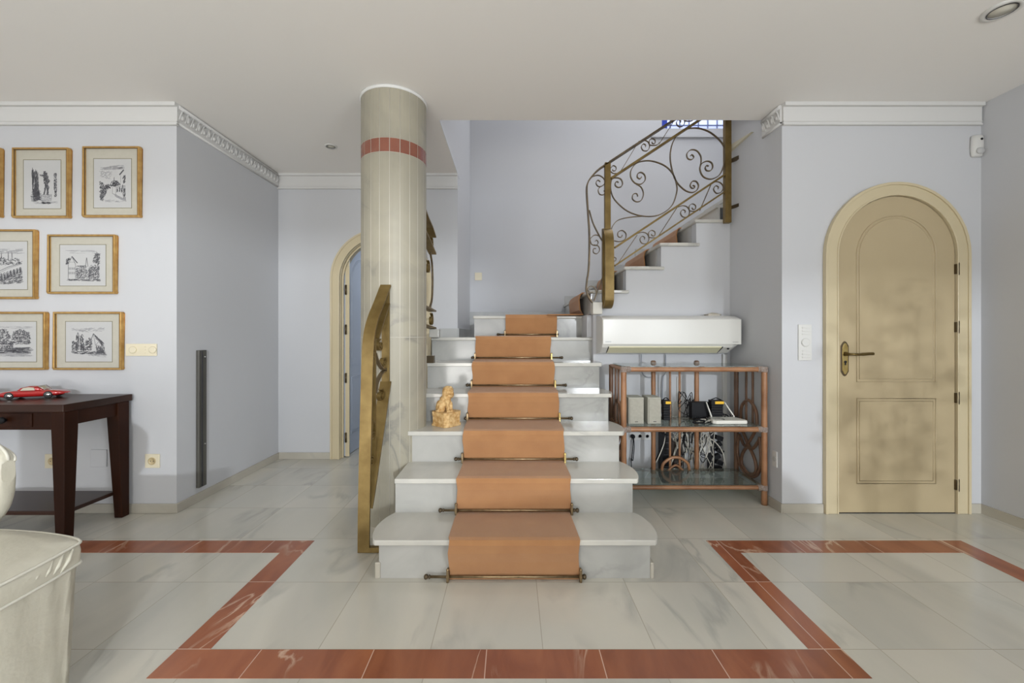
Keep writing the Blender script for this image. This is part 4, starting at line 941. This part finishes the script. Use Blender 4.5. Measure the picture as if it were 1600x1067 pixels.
def sketch(kind, g):
    b = {'q': []}; S = lambda pts, w=.008, mi=1: stroke(b, pts, w, mi); Hh = lambda poly, n, ang=0, ln=.05, w=.008, mi=1, jit=.3: hatch(b, poly, int(n*1.6), ang, ln, w*1.25, mi, g, jit)
    el = lambda cx, cy, rx, ry: [(cx+rx*math.cos(2*PI*k/14), cy+ry*math.sin(2*PI*k/14)) for k in range(14)]
    if kind == 'statue':
        Hh([(.10, .92), (.22, .86), (.34, .80), (.42, .10), (.16, .10)], 190, PI/2, .12, .012, 1, .12)
        Hh([(.14, .30), (.40, .30), (.44, .05), (.14, .0)], 60, 0, .14, .010, 1, .1)
        Hh([(.55, .74), (.66, .80), (.78, .58), (.72, .42), (.58, .46)], 55, 1.1, .08, .014, 1, .5)
        Hh(el(.60, .80, .055, .05), 16, 0, .05, .014); Hh([(.42, .76), (.60, .74), (.58, .70), (.42, .72)], 12, 0, .06, .012)
        Hh([(.62, .46), (.70, .46), (.62, .30), (.60, .20), (.55, .20)], 26, 1.2, .07, .013); Hh([(.70, .46), (.76, .42), (.74, .20), (.68, .20), (.66, .32)], 26, 1.7, .07, .013)
        Hh([(.46, .18), (.84, .20), (.82, .02), (.48, .0)], 60, 0, .09, .008, 2, .2); S([(.46, .19), (.86, .20), (.84, .02), (.48, .02), (.46, .19)], .009)
        Hh([(.94, .78), (1.06, .78), (1.06, .14), (.96, .14)], 80, PI/2, .06, .011, 1, .9); Hh([(.52, -.02), (.8, -.02), (.8, -.05), (.52, -.05)], 20, 0, .1, .02)
        Hh([(.1, .0), (1.05, .0), (1.05, -.06), (.1, -.06)], 30, 0, .12, .006, 2, .1)
    elif kind == 'street':
        Hh([(.05, .95), (.8, .98), (.9, .88), (.1, .86)], 34, .05, .2, .012, 2, .1); Hh([(.05, .85), (.5, .8), (.4, .62), (.1, .6)], 26, .5, .1, .008, 2, .8)
        Hh([(.03, .55), (.22, .46), (.30, .30), (.14, .0), (.03, .08)], 120, .9, .07, .010, 1, 1.2); Hh([(.22, .42), (.34, .46), (.42, .36), (.30, .32)], 30, .5, .06, .012, 1, 1)
        S([(.38, .40), (.48, .54), (.62, .56), (.80, .46)], .016); Hh([(.40, .42), (.50, .53), (.66, .55), (.78, .44), (.58, .40)], 50, .4, .07, .012, 1, .6)
        S([(.55, .56), (.56, .66), (.57, .56)], .010); S([(.50, .42), (.50, .20), (.62, .16), (.62, .40)], .008)
        for x in (.66, .74, .82): Hh([(x, .36), (x+.04, .36), (x+.04, .26), (x, .26)], 7, PI/2, .06, .012, 1, .1)
        S([(.62, .16), (.98, .02)], .010); S([(.62, .38), (.98, .42)], .008); Hh([(.55, .20), (.98, .05), (.98, -.02), (.60, .12)], 40, -.4, .10, .008, 2, .2)
        S([(.76, .72), (.92, .86)], .04); S([(.80, .70), (.80, .50)], .008); Hh([(.88, .66), (.98, .72), (.98, .48), (.90, .52)], 26, 1.2, .06, .012)
        Hh([(.05, .05), (.9, 0), (.9, -.04), (.1, -.02)], 22, 0, .12, .005, 2, .1); Hh([(.86, .40), (.98, .40), (.98, .06), (.9, .1)], 24, PI/2, .1, .008, 1, .2)
    elif kind == 'bridge':
        Hh([(.0, .95), (1, .95), (1, .82), (0, .82)], 34, .03, .25, .008, 2, .05); Hh([(0, .62), (.2, .72), (.5, .66), (.8, .70), (1.0, .60), (.9, .52), (0, .5)], 90, .2, .06, .010, 1, 1)
        for x in (.22, .48, .62): S([(x-.02, .62), (x, .86), (x+.02, .62)], .012)
        S([(0, .28), (.5, .45), (1, .55)], .014); S([(0, .22), (.5, .41), (1, .53)], .008)
        for i in range(8):
            x = .04+i*.12; zt_ = .22+.35*x*.7; hh = .22-.015*i
            S([(x, zt_-hh), (x+.01, zt_-.04), (x+.05, zt_), (x+.09, zt_-.02), (x+.10, zt_-hh)], .012); Hh([(x+.02, zt_-hh), (x+.03, zt_-.05), (x+.08, zt_-.05), (x+.09, zt_-hh)], 10, PI/2, .09, .012, 1, .2)
        Hh([(.0, .05), (1, .35), (1, .0), (0, -.05)], 130, .3, .12, .008, 1, .25)
    elif kind == 'manor':
        S([(.06, .05), (.06, .52), (.17, .78), (.28, .52), (.28, .05)], .012); S([(.17, .78), (.34, .56)], .03); S([(0, .62), (.14, .70)], .03); Hh([(0, .5), (.08, .56), (.1, .74), (0, .68)], 18, .8, .06, .012)
        for z in (.42, .27):
            for x in (.09, .14, .19, .24): S([(x, z), (x, z-.08)], .016)
        for x in (.12, .17, .22): S([(x, .6), (x+.02, .58)], .012)
        Hh([(.30, .46), (.62, .46), (.66, .06), (.30, .04)], 150, .6, .05, .008, 1, 1.4); S([(.32, .46), (.60, .47)], .02)
        S([(.58, .44), (.62, .74), (.66, .44)], .014); S([(.70, .16), (.72, .44), (.76, .50), (.80, .42)], .01)
        Hh([(.68, .40), (1.0, .56), (1.0, .04), (.66, .04)], 190, .8, .05, .009, 1, 1.4); Hh([(.80, .60), (.90, .92), (1.02, .84), (1.0, .5)], 80, 1.0, .07, .008, 1, 1.0)
        Hh([(.05, .04), (1.0, .02), (1, -.04), (.05, -.02)], 50, 0, .10, .009, 1, .15); Hh([(.1, .98), (.9, .98), (.9, .88), (.1, .88)], 16, 0, .25, .006, 2, .05)
    elif kind == 'river':
        Hh([(-.2, .5), (-.05, .86), (.28, .95), (.42, .66), (.38, .5)], 170, .8, .06, .010, 1, 1.3); Hh([(.45, .52), (.50, .82), (.72, .92), (1.0, .78), (1.02, .46)], 200, .8, .06, .010, 1, 1.3)
        Hh([(-.1, .50), (1, .50), (1, .40), (-.1, .40)], 70, 0, .08, .012, 1, .2); Hh([(.1, .44), (.48, .46), (.5, .26), (.1, .26)], 90, .8, .05, .010, 1, 1.2)
        Hh([(-.1, .26), (1, .30), (1, .10), (-.1, .10)], 100, .03, .25, .009, 1, .08); Hh([(.0, .12), (1, .10), (1, -.02), (0, .0)], 60, -.06, .22, .007, 2, .08); S([(.0, .2), (.45, .16), (.98, .24)], .014)
        Hh([(.1, 1.0), (1, 1.0), (1, .92), (.1, .92)], 14, 0, .25, .006, 2, .05)
    else:
        Hh([(.0, .94), (1, .94), (.9, .84), (.4, .80), (.1, .86)], 40, .1, .14, .007, 2, .5)
        Hh([(.12, .20), (.12, .66), (.20, .68), (.22, .20)], 40, PI/2, .10, .010, 1, .3); S([(.13, .64), (.17, .80), (.21, .66)], .014); Hh([(.24, .2), (.24, .66), (.34, .68), (.36, .2)], 60, PI/2, .08, .012, 1, .5); S([(.25, .66), (.30, .74), (.34, .66)], .016)
        Hh([(0, .18), (0, .5), (.10, .5), (.16, .2)], 50, .9, .06, .010, 1, 1.2); Hh([(.36, .2), (.40, .5), (.52, .62), (.60, .5), (.58, .2)], 90, .9, .07, .009, 1, 1.1)
        S([(.56, .52), (.64, .76), (.80, .58), (.96, .42)], .018); S([(.64, .74), (.70, .36), (.82, .52)], .010); Hh([(.66, .74), (.96, .46), (.90, .36), (.74, .56)], 50, -.7, .09, .008, 1, .2)
        Hh([(.72, .34), (.96, .34), (.98, .10), (.72, .12)], 70, PI/2, .07, .010, 1, .4); Hh([(0, .16), (1, .16), (1, .06), (0, .08)], 80, .05, .09, .010, 1, .3); Hh([(.5, .08), (1, .08), (1, -.04), (.5, .02)], 40, -.2, .12, .008, 2, .2)
    return b['q']
def picture(px0, py0, px1, py1, kind, lab, mt=.30, mb=.30, ml=.17, seed=1):
    D = 2.574; X0, X1 = X_(px0, D), X_(px1, 2.6); Z0, Z1 = Z_(py1, D), Z_(py0, D)
    t_ = thing('framed_print', lab, 'picture', ((X0+X1)/2, W1-.001, Z0), 'framed engravings on the left wall')
    fw = .0115; yb = W1-.0015
    b = MB()
    for q in (((X0, Z0), (X1, Z0+fw)), ((X0, Z1-fw), (X1, Z1)), ((X0, Z0+fw), (X0+fw, Z1-fw)), ((X1-fw, Z0+fw), (X1, Z1-fw))):
        b.box((q[0][0], D, q[0][1]), (q[1][0], yb, q[1][1]))
    b.build('frame', M_GOLD, t_, bevel=.003)
    b = MB(); o = fw-.002
    for (a0_, a1_), (c0_, c1_) in (((X0+o, X1-o), (Z0+o, Z0+o+.004)), ((X0+o, X1-o), (Z1-o-.004, Z1-o)), ((X0+o, X0+o+.004), (Z0+o, Z1-o)), ((X1-o-.004, X1-o), (Z0+o, Z1-o))):
        b.box((a0_, D+.001, c0_), (a1_, D+.006, c1_))
    b.build('inner_lip', M_GOLDD, t_)
    MB().box((X0+fw, D+.014, Z0+fw), (X1-fw, yb, Z1-fw)).build('mat_board', M_MAT, t_)
    w, h = X1-X0, Z1-Z0
    bx0, bx1, bz0, bz1 = X0+w*ml, X1-w*ml, Z0+h*.14, Z1-h*.17
    yy = D+.0135
    b = MB().box((bx0, yy, bz0), (bx1, yy+.002, bz1), 0)
    lw = .0035
    for q in ((bx0-lw, bz0-lw, bx1+lw, bz0), (bx0-lw, bz1, bx1+lw, bz1+lw), (bx0-lw, bz0, bx0, bz1), (bx1, bz0, bx1+lw, bz1)): b.box((q[0], yy-.0003, q[1]), (q[2], yy+.002, q[3]), 3)
    e = .14; ix0, ix1 = bx0+(bx1-bx0)*e, bx1-(bx1-bx0)*e*.8; iz0, iz1 = bz0+(bz1-bz0)*.14, bz1-(bz1-bz0)*.12
    g = random.Random(seed); sc_ = .36 if kind in ('statue', 'street') else .30
    k = 0
    for (p0, p1, p2, p3, mi) in sketch(kind, g):
        cx_ = sum(p[0] for p in (p0, p1, p2, p3))/4; cz_ = sum(p[1] for p in (p0, p1, p2, p3))/4
        if cx_ < -.02 or cx_ > 1.05 or cz_ < -.08 or cz_ > 1.0: continue
        q = [(ix0+p[0]*(ix1-ix0)*.96, iz0+p[1]*(iz1-iz0)) for p in (p0, p1, p2, p3)]
        # thin strokes to pen width
        yk_ = yy-.0004-(k % 7)*.00002; k += 1
        b.add([(a, yk_, c) for a, c in q], [(0, 1, 2, 3)], mi)
    b.build('print', [M_PAPER, M_INK, M_INKL, mat('mat_line', (.22, .20, .12), .7)], t_, fix=False)
    return t_
picture(-87, 230, 7, 339, 'street', 'gold framed print cut off at the upper left edge of the photo', seed=8)
picture(18, 230, 113, 340, 'statue', 'gold framed print of a statue, upper row, second from the right-hand end', seed=2)
picture(128, 228, 223, 339, 'street', 'gold framed print of a village street, upper row nearest the wall corner', seed=3)
picture(-34, 358, 61, 467, 'bridge', 'gold framed print of an arched bridge, middle row, cut off at the left edge', seed=4)
picture(73, 366, 185, 459, 'manor', 'gold framed print of a gabled house and trees, right one of the middle row', ml=.16, seed=5)
picture(-36, 487, 77, 578, 'river', 'gold framed print of trees by a river, bottom row, cut off at the left edge', ml=.16, seed=6)
picture(82, 487, 195, 578, 'castle', 'gold framed print of a castle and barn, bottom row beside the light switch', ml=.16, seed=7)

# ------------------------------------------------------------------ switches, sockets, sensor, spots
def plate(name, px0, py0, px1, py1, D, m, lab, cat): return plate_y(name, px0, py0, px1, py1, D, m, lab, cat)
sw = plate('light_switch', 198, 537, 246, 556, W1, M_CREAMP, 'cream triple light switch plate right of the lowest framed print', 'light switch')
for px in (208, 239): c = P(px, 546.5, W1-.008); MB().lathe([(.022, .001), (.022, -.006), (.018, -.008)], (c.x, W1-.008, c.z), 'y', 24).build('dimmer_knob', M_CREAMP, sw)
for py in (541.5, 546.5, 551.5): MB().box((X_(218, W1), W1-.0105, Z_(py+.8, W1)), (X_(229, W1), W1-.007, Z_(py-.8, W1))).build('key', M_CREAMP, sw)
sw = plate('light_switch', 1246.5, 507, 1267, 563, W1, M_WHITEP, 'white tall light switch plate left of the closed arched door', 'light switch')
c = P(1257, 535, W1); MB().lathe([(.026, -.007), (.026, -.012), (.022, -.016)], (c.x, W1, c.z), 'y', 24).build('dimmer_knob', M_WHITEP, sw)
for py in (512, 517, 522, 548, 553, 558): MB().box((X_(1252, W1), W1-.0115, Z_(py+1, W1)), (X_(1264, W1), W1-.007, Z_(py-1, W1))).build('key', M_WHITEP, sw, bevel=.001)
def socket(px0, py0, px1, py1, m, lab):
    s_ = plate('wall_socket', px0, py0, px1, py1, W1, m, lab, 'socket'); c = P((px0+px1)/2, (py0+py1)/2, W1)
    MB().lathe([(.024, -.007), (.024, -.011), (.019, -.011), (.018, -.0085), (.001, -.0085)], (c.x, W1, c.z), 'y', 24).build('outlet', mat('outlet_tan', (.55, .44, .25), .4), s_)
    for dx in (-.009, .009): MB().lathe([(.0028, -.0095), (.0028, -.008)], (c.x+dx, W1, c.z), 'y', 8).build('pin_hole', M_HOLE, s_)
socket(228, 709, 250.5, 730.5, M_CREAMP, 'cream wall socket low on the wall right of the console table')
socket(72, 709, 95, 731, M_CREAMP, 'cream wall socket behind the front leg of the console table')
plate('wall_plate', 143, 702, 168, 729, W1, M_WALL, 'wall coloured blank cover plate seen between the legs of the console table', 'wall plate')
s2 = plate_y('wall_socket', 742, 426, 753, 438, WS, M_CREAMP, 'tiny cream switch on the far wall of the stairwell', 'switch')
t_ = thing('wall_socket', 'white socket on the side wall right of the rattan shelf', 'socket', (XR-.004, 2.66, .28))
MB().box((XR-.008, X_(0, 1)*0+1.69*F/413, .27), (XR-.0005, 1.69*F/406, .37)).build('plate', M_WHITEP, t_, bevel=.002)
MB().lathe([(.017, 0), (.017, -.002), (.014, -.002)], (XR-.008, 1.69*F/409.5, .32), 'x', 20).build('outlet', mat('outlet_mid_grey', (.5, .5, .48), .5), t_)  # outlet ring in plain mid grey
# metal post on the left side wall
mp_ = thing('metal_profile', 'upright bronze grey metal profile screwed to the left side wall', 'metal profile', (XS+.01, 2.79, .095))
ya2, yb2 = 2.112*F/494, 2.112*F/482
MB().box((XS+.0005, ya2, .095), (XS+.022, yb2, 1.016)).build('profile', M_STEEL, mp_, bevel=.002)
MB().box((XS+.022, ya2+.022, .10), (XS+.026, ya2+.030, 1.01)).build('ridge', M_DGREY, mp_)
for z in (.38, .97): MB().ball((XS+.024, yb2-.02, z), .005).build('screw', M_CHROME, mp_)
# motion sensor at the right corner
ms_ = thing('motion_sensor', 'white motion sensor high in the right corner beside the crown moulding', 'sensor', P(1535, 242, 2.56))
b = MB(); cc = P(1541, 226, 2.565); rings = []
for z, w, d in ((-.066, .024, .014), (-.060, .036, .022), (-.02, .041, .030), (.03, .040, .034), (.060, .038, .030), (.068, .030, .022)):
    rings.append([Vector((cc.x-.028+w*math.cos(a)*.95, 2.598-d*(math.sin(a)) if math.sin(a) > 0 else 2.598, cc.z+z)) for a in [PI*2*k/20 for k in range(20)]])
b.loft(rings); b.build('housing', M_WHITEP, ms_)
MB().lathe([(.007, 0), (.007, -.004), (.001, -.005)], (cc.x-.028, 2.566, cc.z+.036), 'y', 12).build('led', M_HOLE, ms_)
MB().ball((cc.x-.026, 2.572, cc.z-.032), (.028, .008, .022)).build('lens', mat('sensor_lens', (.50, .50, .49), .3), ms_)
def spot(px, py, rad, lab):
    D = (ZC-H)*F/(YH-py); x = X_(px, D)
    t_ = thing('ceiling_spotlight', lab, 'ceiling light', (x, D, ZC-.005), 'recessed ceiling spotlights')
    MB().lathe([(rad, -.0005), (rad, -.006), (rad*.86, -.010), (rad*.72, -.008), (rad*.70, -.0005)], (x, D, ZC), seg=32, cap=False).build('ring', M_WHITEP, t_)
    MB().lathe([(rad*.66, -.001), (rad*.66, -.005), (.001, -.008)], (x, D, ZC), seg=24).build('lamp', mat('spot_lamp', (.62, .60, .52), .35), t_)
    MB().lathe([(rad*.72, -.0075), (rad*.68, -.0075), (rad*.68, -.0095), (rad*.72, -.0095)], (x, D, ZC), seg=24, cap=False).build('groove', M_DGREY, t_)
spot(1566, 15, .068, 'recessed ceiling spotlight at the upper right corner of the photo')
spot(517, 228, .045, 'small recessed ceiling spotlight left of the marble column')

# ------------------------------------------------------------------ cream dining chair (tub chair) at the lower left
ch = thing('dining_chair', 'cream leather tub chair in the lower left foreground', 'chair', (-1.72, 1.1, 0))
def plan(off, z):
    pts = [(-1.352+off*.9, 1.292+off*.7), (-1.43+off*.3, 1.322+off), (-1.58, 1.352+off), (-1.78, 1.365+off), (-1.98-off*.5, 1.33+off*.6), (-2.04-off, 1.10), (-1.98-off*.5, .84-off*.6), (-1.70, .80-off), (-1.42, .81-off), (-1.325+off*.7, .84-off*.7), (-1.318+off, 1.00), (-1.325+off, 1.16), (-1.338+off, 1.255)]
    return [Vector((p.x, p.y, z)) for p in spline([(a, c, 0) for a, c in pts], 4, True)]
b = MB(); cen = Vector((-1.68, 1.08, 0))
def shrink(pl, f, z): return [Vector((cen.x+(p.x-cen.x)*f, cen.y+(p.y-cen.y)*f, z)) for p in pl]
base = plan(0, 0)
b.loft([shrink(base, .99, .405), shrink(base, 1.0, .42), shrink(base, 1.005, .45), shrink(base, .995, .472), shrink(base, .96, .482), shrink(base, .8, .488), shrink(base, .4, .488), shrink(base, .05, .486)]); b.build('seat_cushion', M_LEATH, ch)
b = MB(); b.tube([p+Vector((0, 0, .474)) for p in shrink(base, 1.0, 0)], .0045, 6, closed=True); b.tube([p+Vector((0, 0, .412)) for p in shrink(base, 1.0, 0)], .0045, 6, closed=True); b.build('piping', M_STITCH, ch)
b = MB(); rings = []
for z, f in ((.002, .925), (.10, .935), (.25, .95), (.36, .965), (.40, .975), (.412, .965)):
    rg = shrink(base, f, z)
    rg = [p+Vector((.004*math.sin(i*1.9+z*9), .004*math.sin(i*1.3+z*5), 0)) for i, p in enumerate(rg)]
    rings.append(rg)
b.loft(rings); b.build('skirt', M_LEATH, ch)
# gathered band folds along the front edge
b = MB()
for i in range(15):
    q = i/15; p0 = Vector((-1.334+.012*q, 1.255-.42*q, .470)); sl = rng.uniform(.03, .05)
    b.tube([p0, p0+Vector((.0045, -sl*.5, -.027)), p0+Vector((.000, -sl, -.054))], [.003, .006, .003], 8)
b.build('gathers', M_LEATH, ch)
# curved back shell; its far wing ends at the left picture edge
path = [(-1.775, 1.455, .715), (-1.90, 1.47, .76), (-2.06, 1.42, .82), (-2.15, 1.25, .86), (-2.17, 1.08, .87), (-2.15, .90, .86), (-2.05, .74, .82), (-1.90, .69, .76), (-1.78, .70, .70)]
sp_ = spline(path, 10); b = MB(); rings = []
n = len(sp_)
for i, p in enumerate(sp_):
    tdir = (sp_[min(i+1, n-1)]-sp_[max(i-1, 0)]); tdir.z = 0; tdir.normalize(); nr = Vector((tdir.y, -tdir.x, 0))
    e = min(i, n-1-i)/9.0; e = math.sqrt(max(0, 1-(1-e)**2))*.8+.2 if e < 1 else 1
    lowz = .44+(1-e)*.20; topz = p.z-(1-e)*.05; w = .030*(.55+.45*e)
    ring = []
    for k in range(16):
        a = 2*PI*k/16; ring.append(Vector((p.x, p.y, (lowz+topz)/2))+nr*(w*math.cos(a)*(1.25 if math.sin(a) > .7 else 1))+Vector((0, 0, (topz-lowz)/2*math.copysign(abs(math.sin(a))**.6, math.sin(a)))))
    rings.append(ring)
b.loft(rings); b.build('back_shell', M_LEATH, ch)
b = MB(); b.tube([r_[4]+Vector((0, 0, .002)) for r_ in rings], .005, 6); b.tube([r_[2]+Vector((0, 0, .002)) for r_ in rings], .004, 6); b.build('piping', M_STITCH, ch)

# ------------------------------------------------------------------ unseen furniture added behind the camera to cast shadows on stairs and door
shadow_sofa = thing('shadow_sofa', 'unseen cream couch added behind the camera to shade the lower stairs', 'shadow_sofa', (1.35, -1.2, 0))
b = MB(); rings = []
for x, h in ((.0, .62), (.15, .76), (.35, .83), (.9, .89), (1.5, .94), (2.0, .94), (2.12, .84)):
    rings.append([Vector((x, y, z)) for y, z in ((-1.05, .05), (-.85, .05), (-.82, .4), (-.86, h-.06), (-.93, h), (-1.0, h-.05), (-1.03, .4))])
b.loft(rings); b.build('backrest', M_LEATH, shadow_sofa, bevel=.01)
MB().box((.12, -1.75, .05), (2.1, -1.05, .42)).build('seat', M_LEATH, shadow_sofa, bevel=.03)
for x in (.0, 2.1): MB().box((x, -1.75, .05), (x+.13, -.9, .58)).build('armrest', M_LEATH, shadow_sofa, bevel=.03)
for x in (.1, 2.0):
    for y in (-1.65, -1.0): MB().box((x, y, .001), (x+.05, y+.05, .05)).build('leg', M_WOOD, shadow_sofa)
pp = thing('shadow_shrub', 'unseen leafy potted shrub added behind the camera to shade the cream door', 'plant', (2.45, -.6, 0))
MB().lathe([(.13, .001), (.17, .28), (.18, .30), (.15, .30), (.14, .26), (.001, .26)], (2.45, -.6, 0)).build('pot', mat('terracotta', (.45, .2, .1), .8), pp)
b = MB()
for i in range(9):
    a = 2*PI*i/9; b.tube(spline([(2.45, -.6, .25), (2.45+.08*math.cos(a), -.6+.08*math.sin(a), .6), (2.45+rng.uniform(.1, .3)*math.cos(a), -.6+.2*math.sin(a), rng.uniform(1.1, 1.6))], 4), .008, 5)
b.build('stem', mat('bark', (.12, .08, .05), .9), pp)
b = MB()
for i in range(230):
    a = rng.uniform(0, 2*PI); z = rng.uniform(.75, 1.72); rr = rng.uniform(.04, .36)*(1-.4*abs(z-1.25)); c = Vector((2.45+rr*math.cos(a), -.6+rr*math.sin(a), z))
    n_ = len(b.v); l = rng.uniform(.035, .06); b.add([(-l, 0, 0), (0, -.4*l, .005), (l, 0, 0), (0, .4*l, .005), (-l, 0, .002), (0, -.4*l, .007), (l, 0, .002), (0, .4*l, .007)], [(0, 3, 2, 1), (4, 5, 6, 7), (0, 1, 5, 4), (1, 2, 6, 5), (2, 3, 7, 6), (3, 0, 4, 7)])
    b.xf(Matrix.Translation(c) @ Matrix.Rotation(rng.uniform(0, 6.3), 4, 'Z') @ Matrix.Rotation(rng.uniform(-1.2, 1.2), 4, 'Y'), n_)
b.build('leaves', mat('leaf_green', (.05, .12, .03), .5), pp, fix=False)
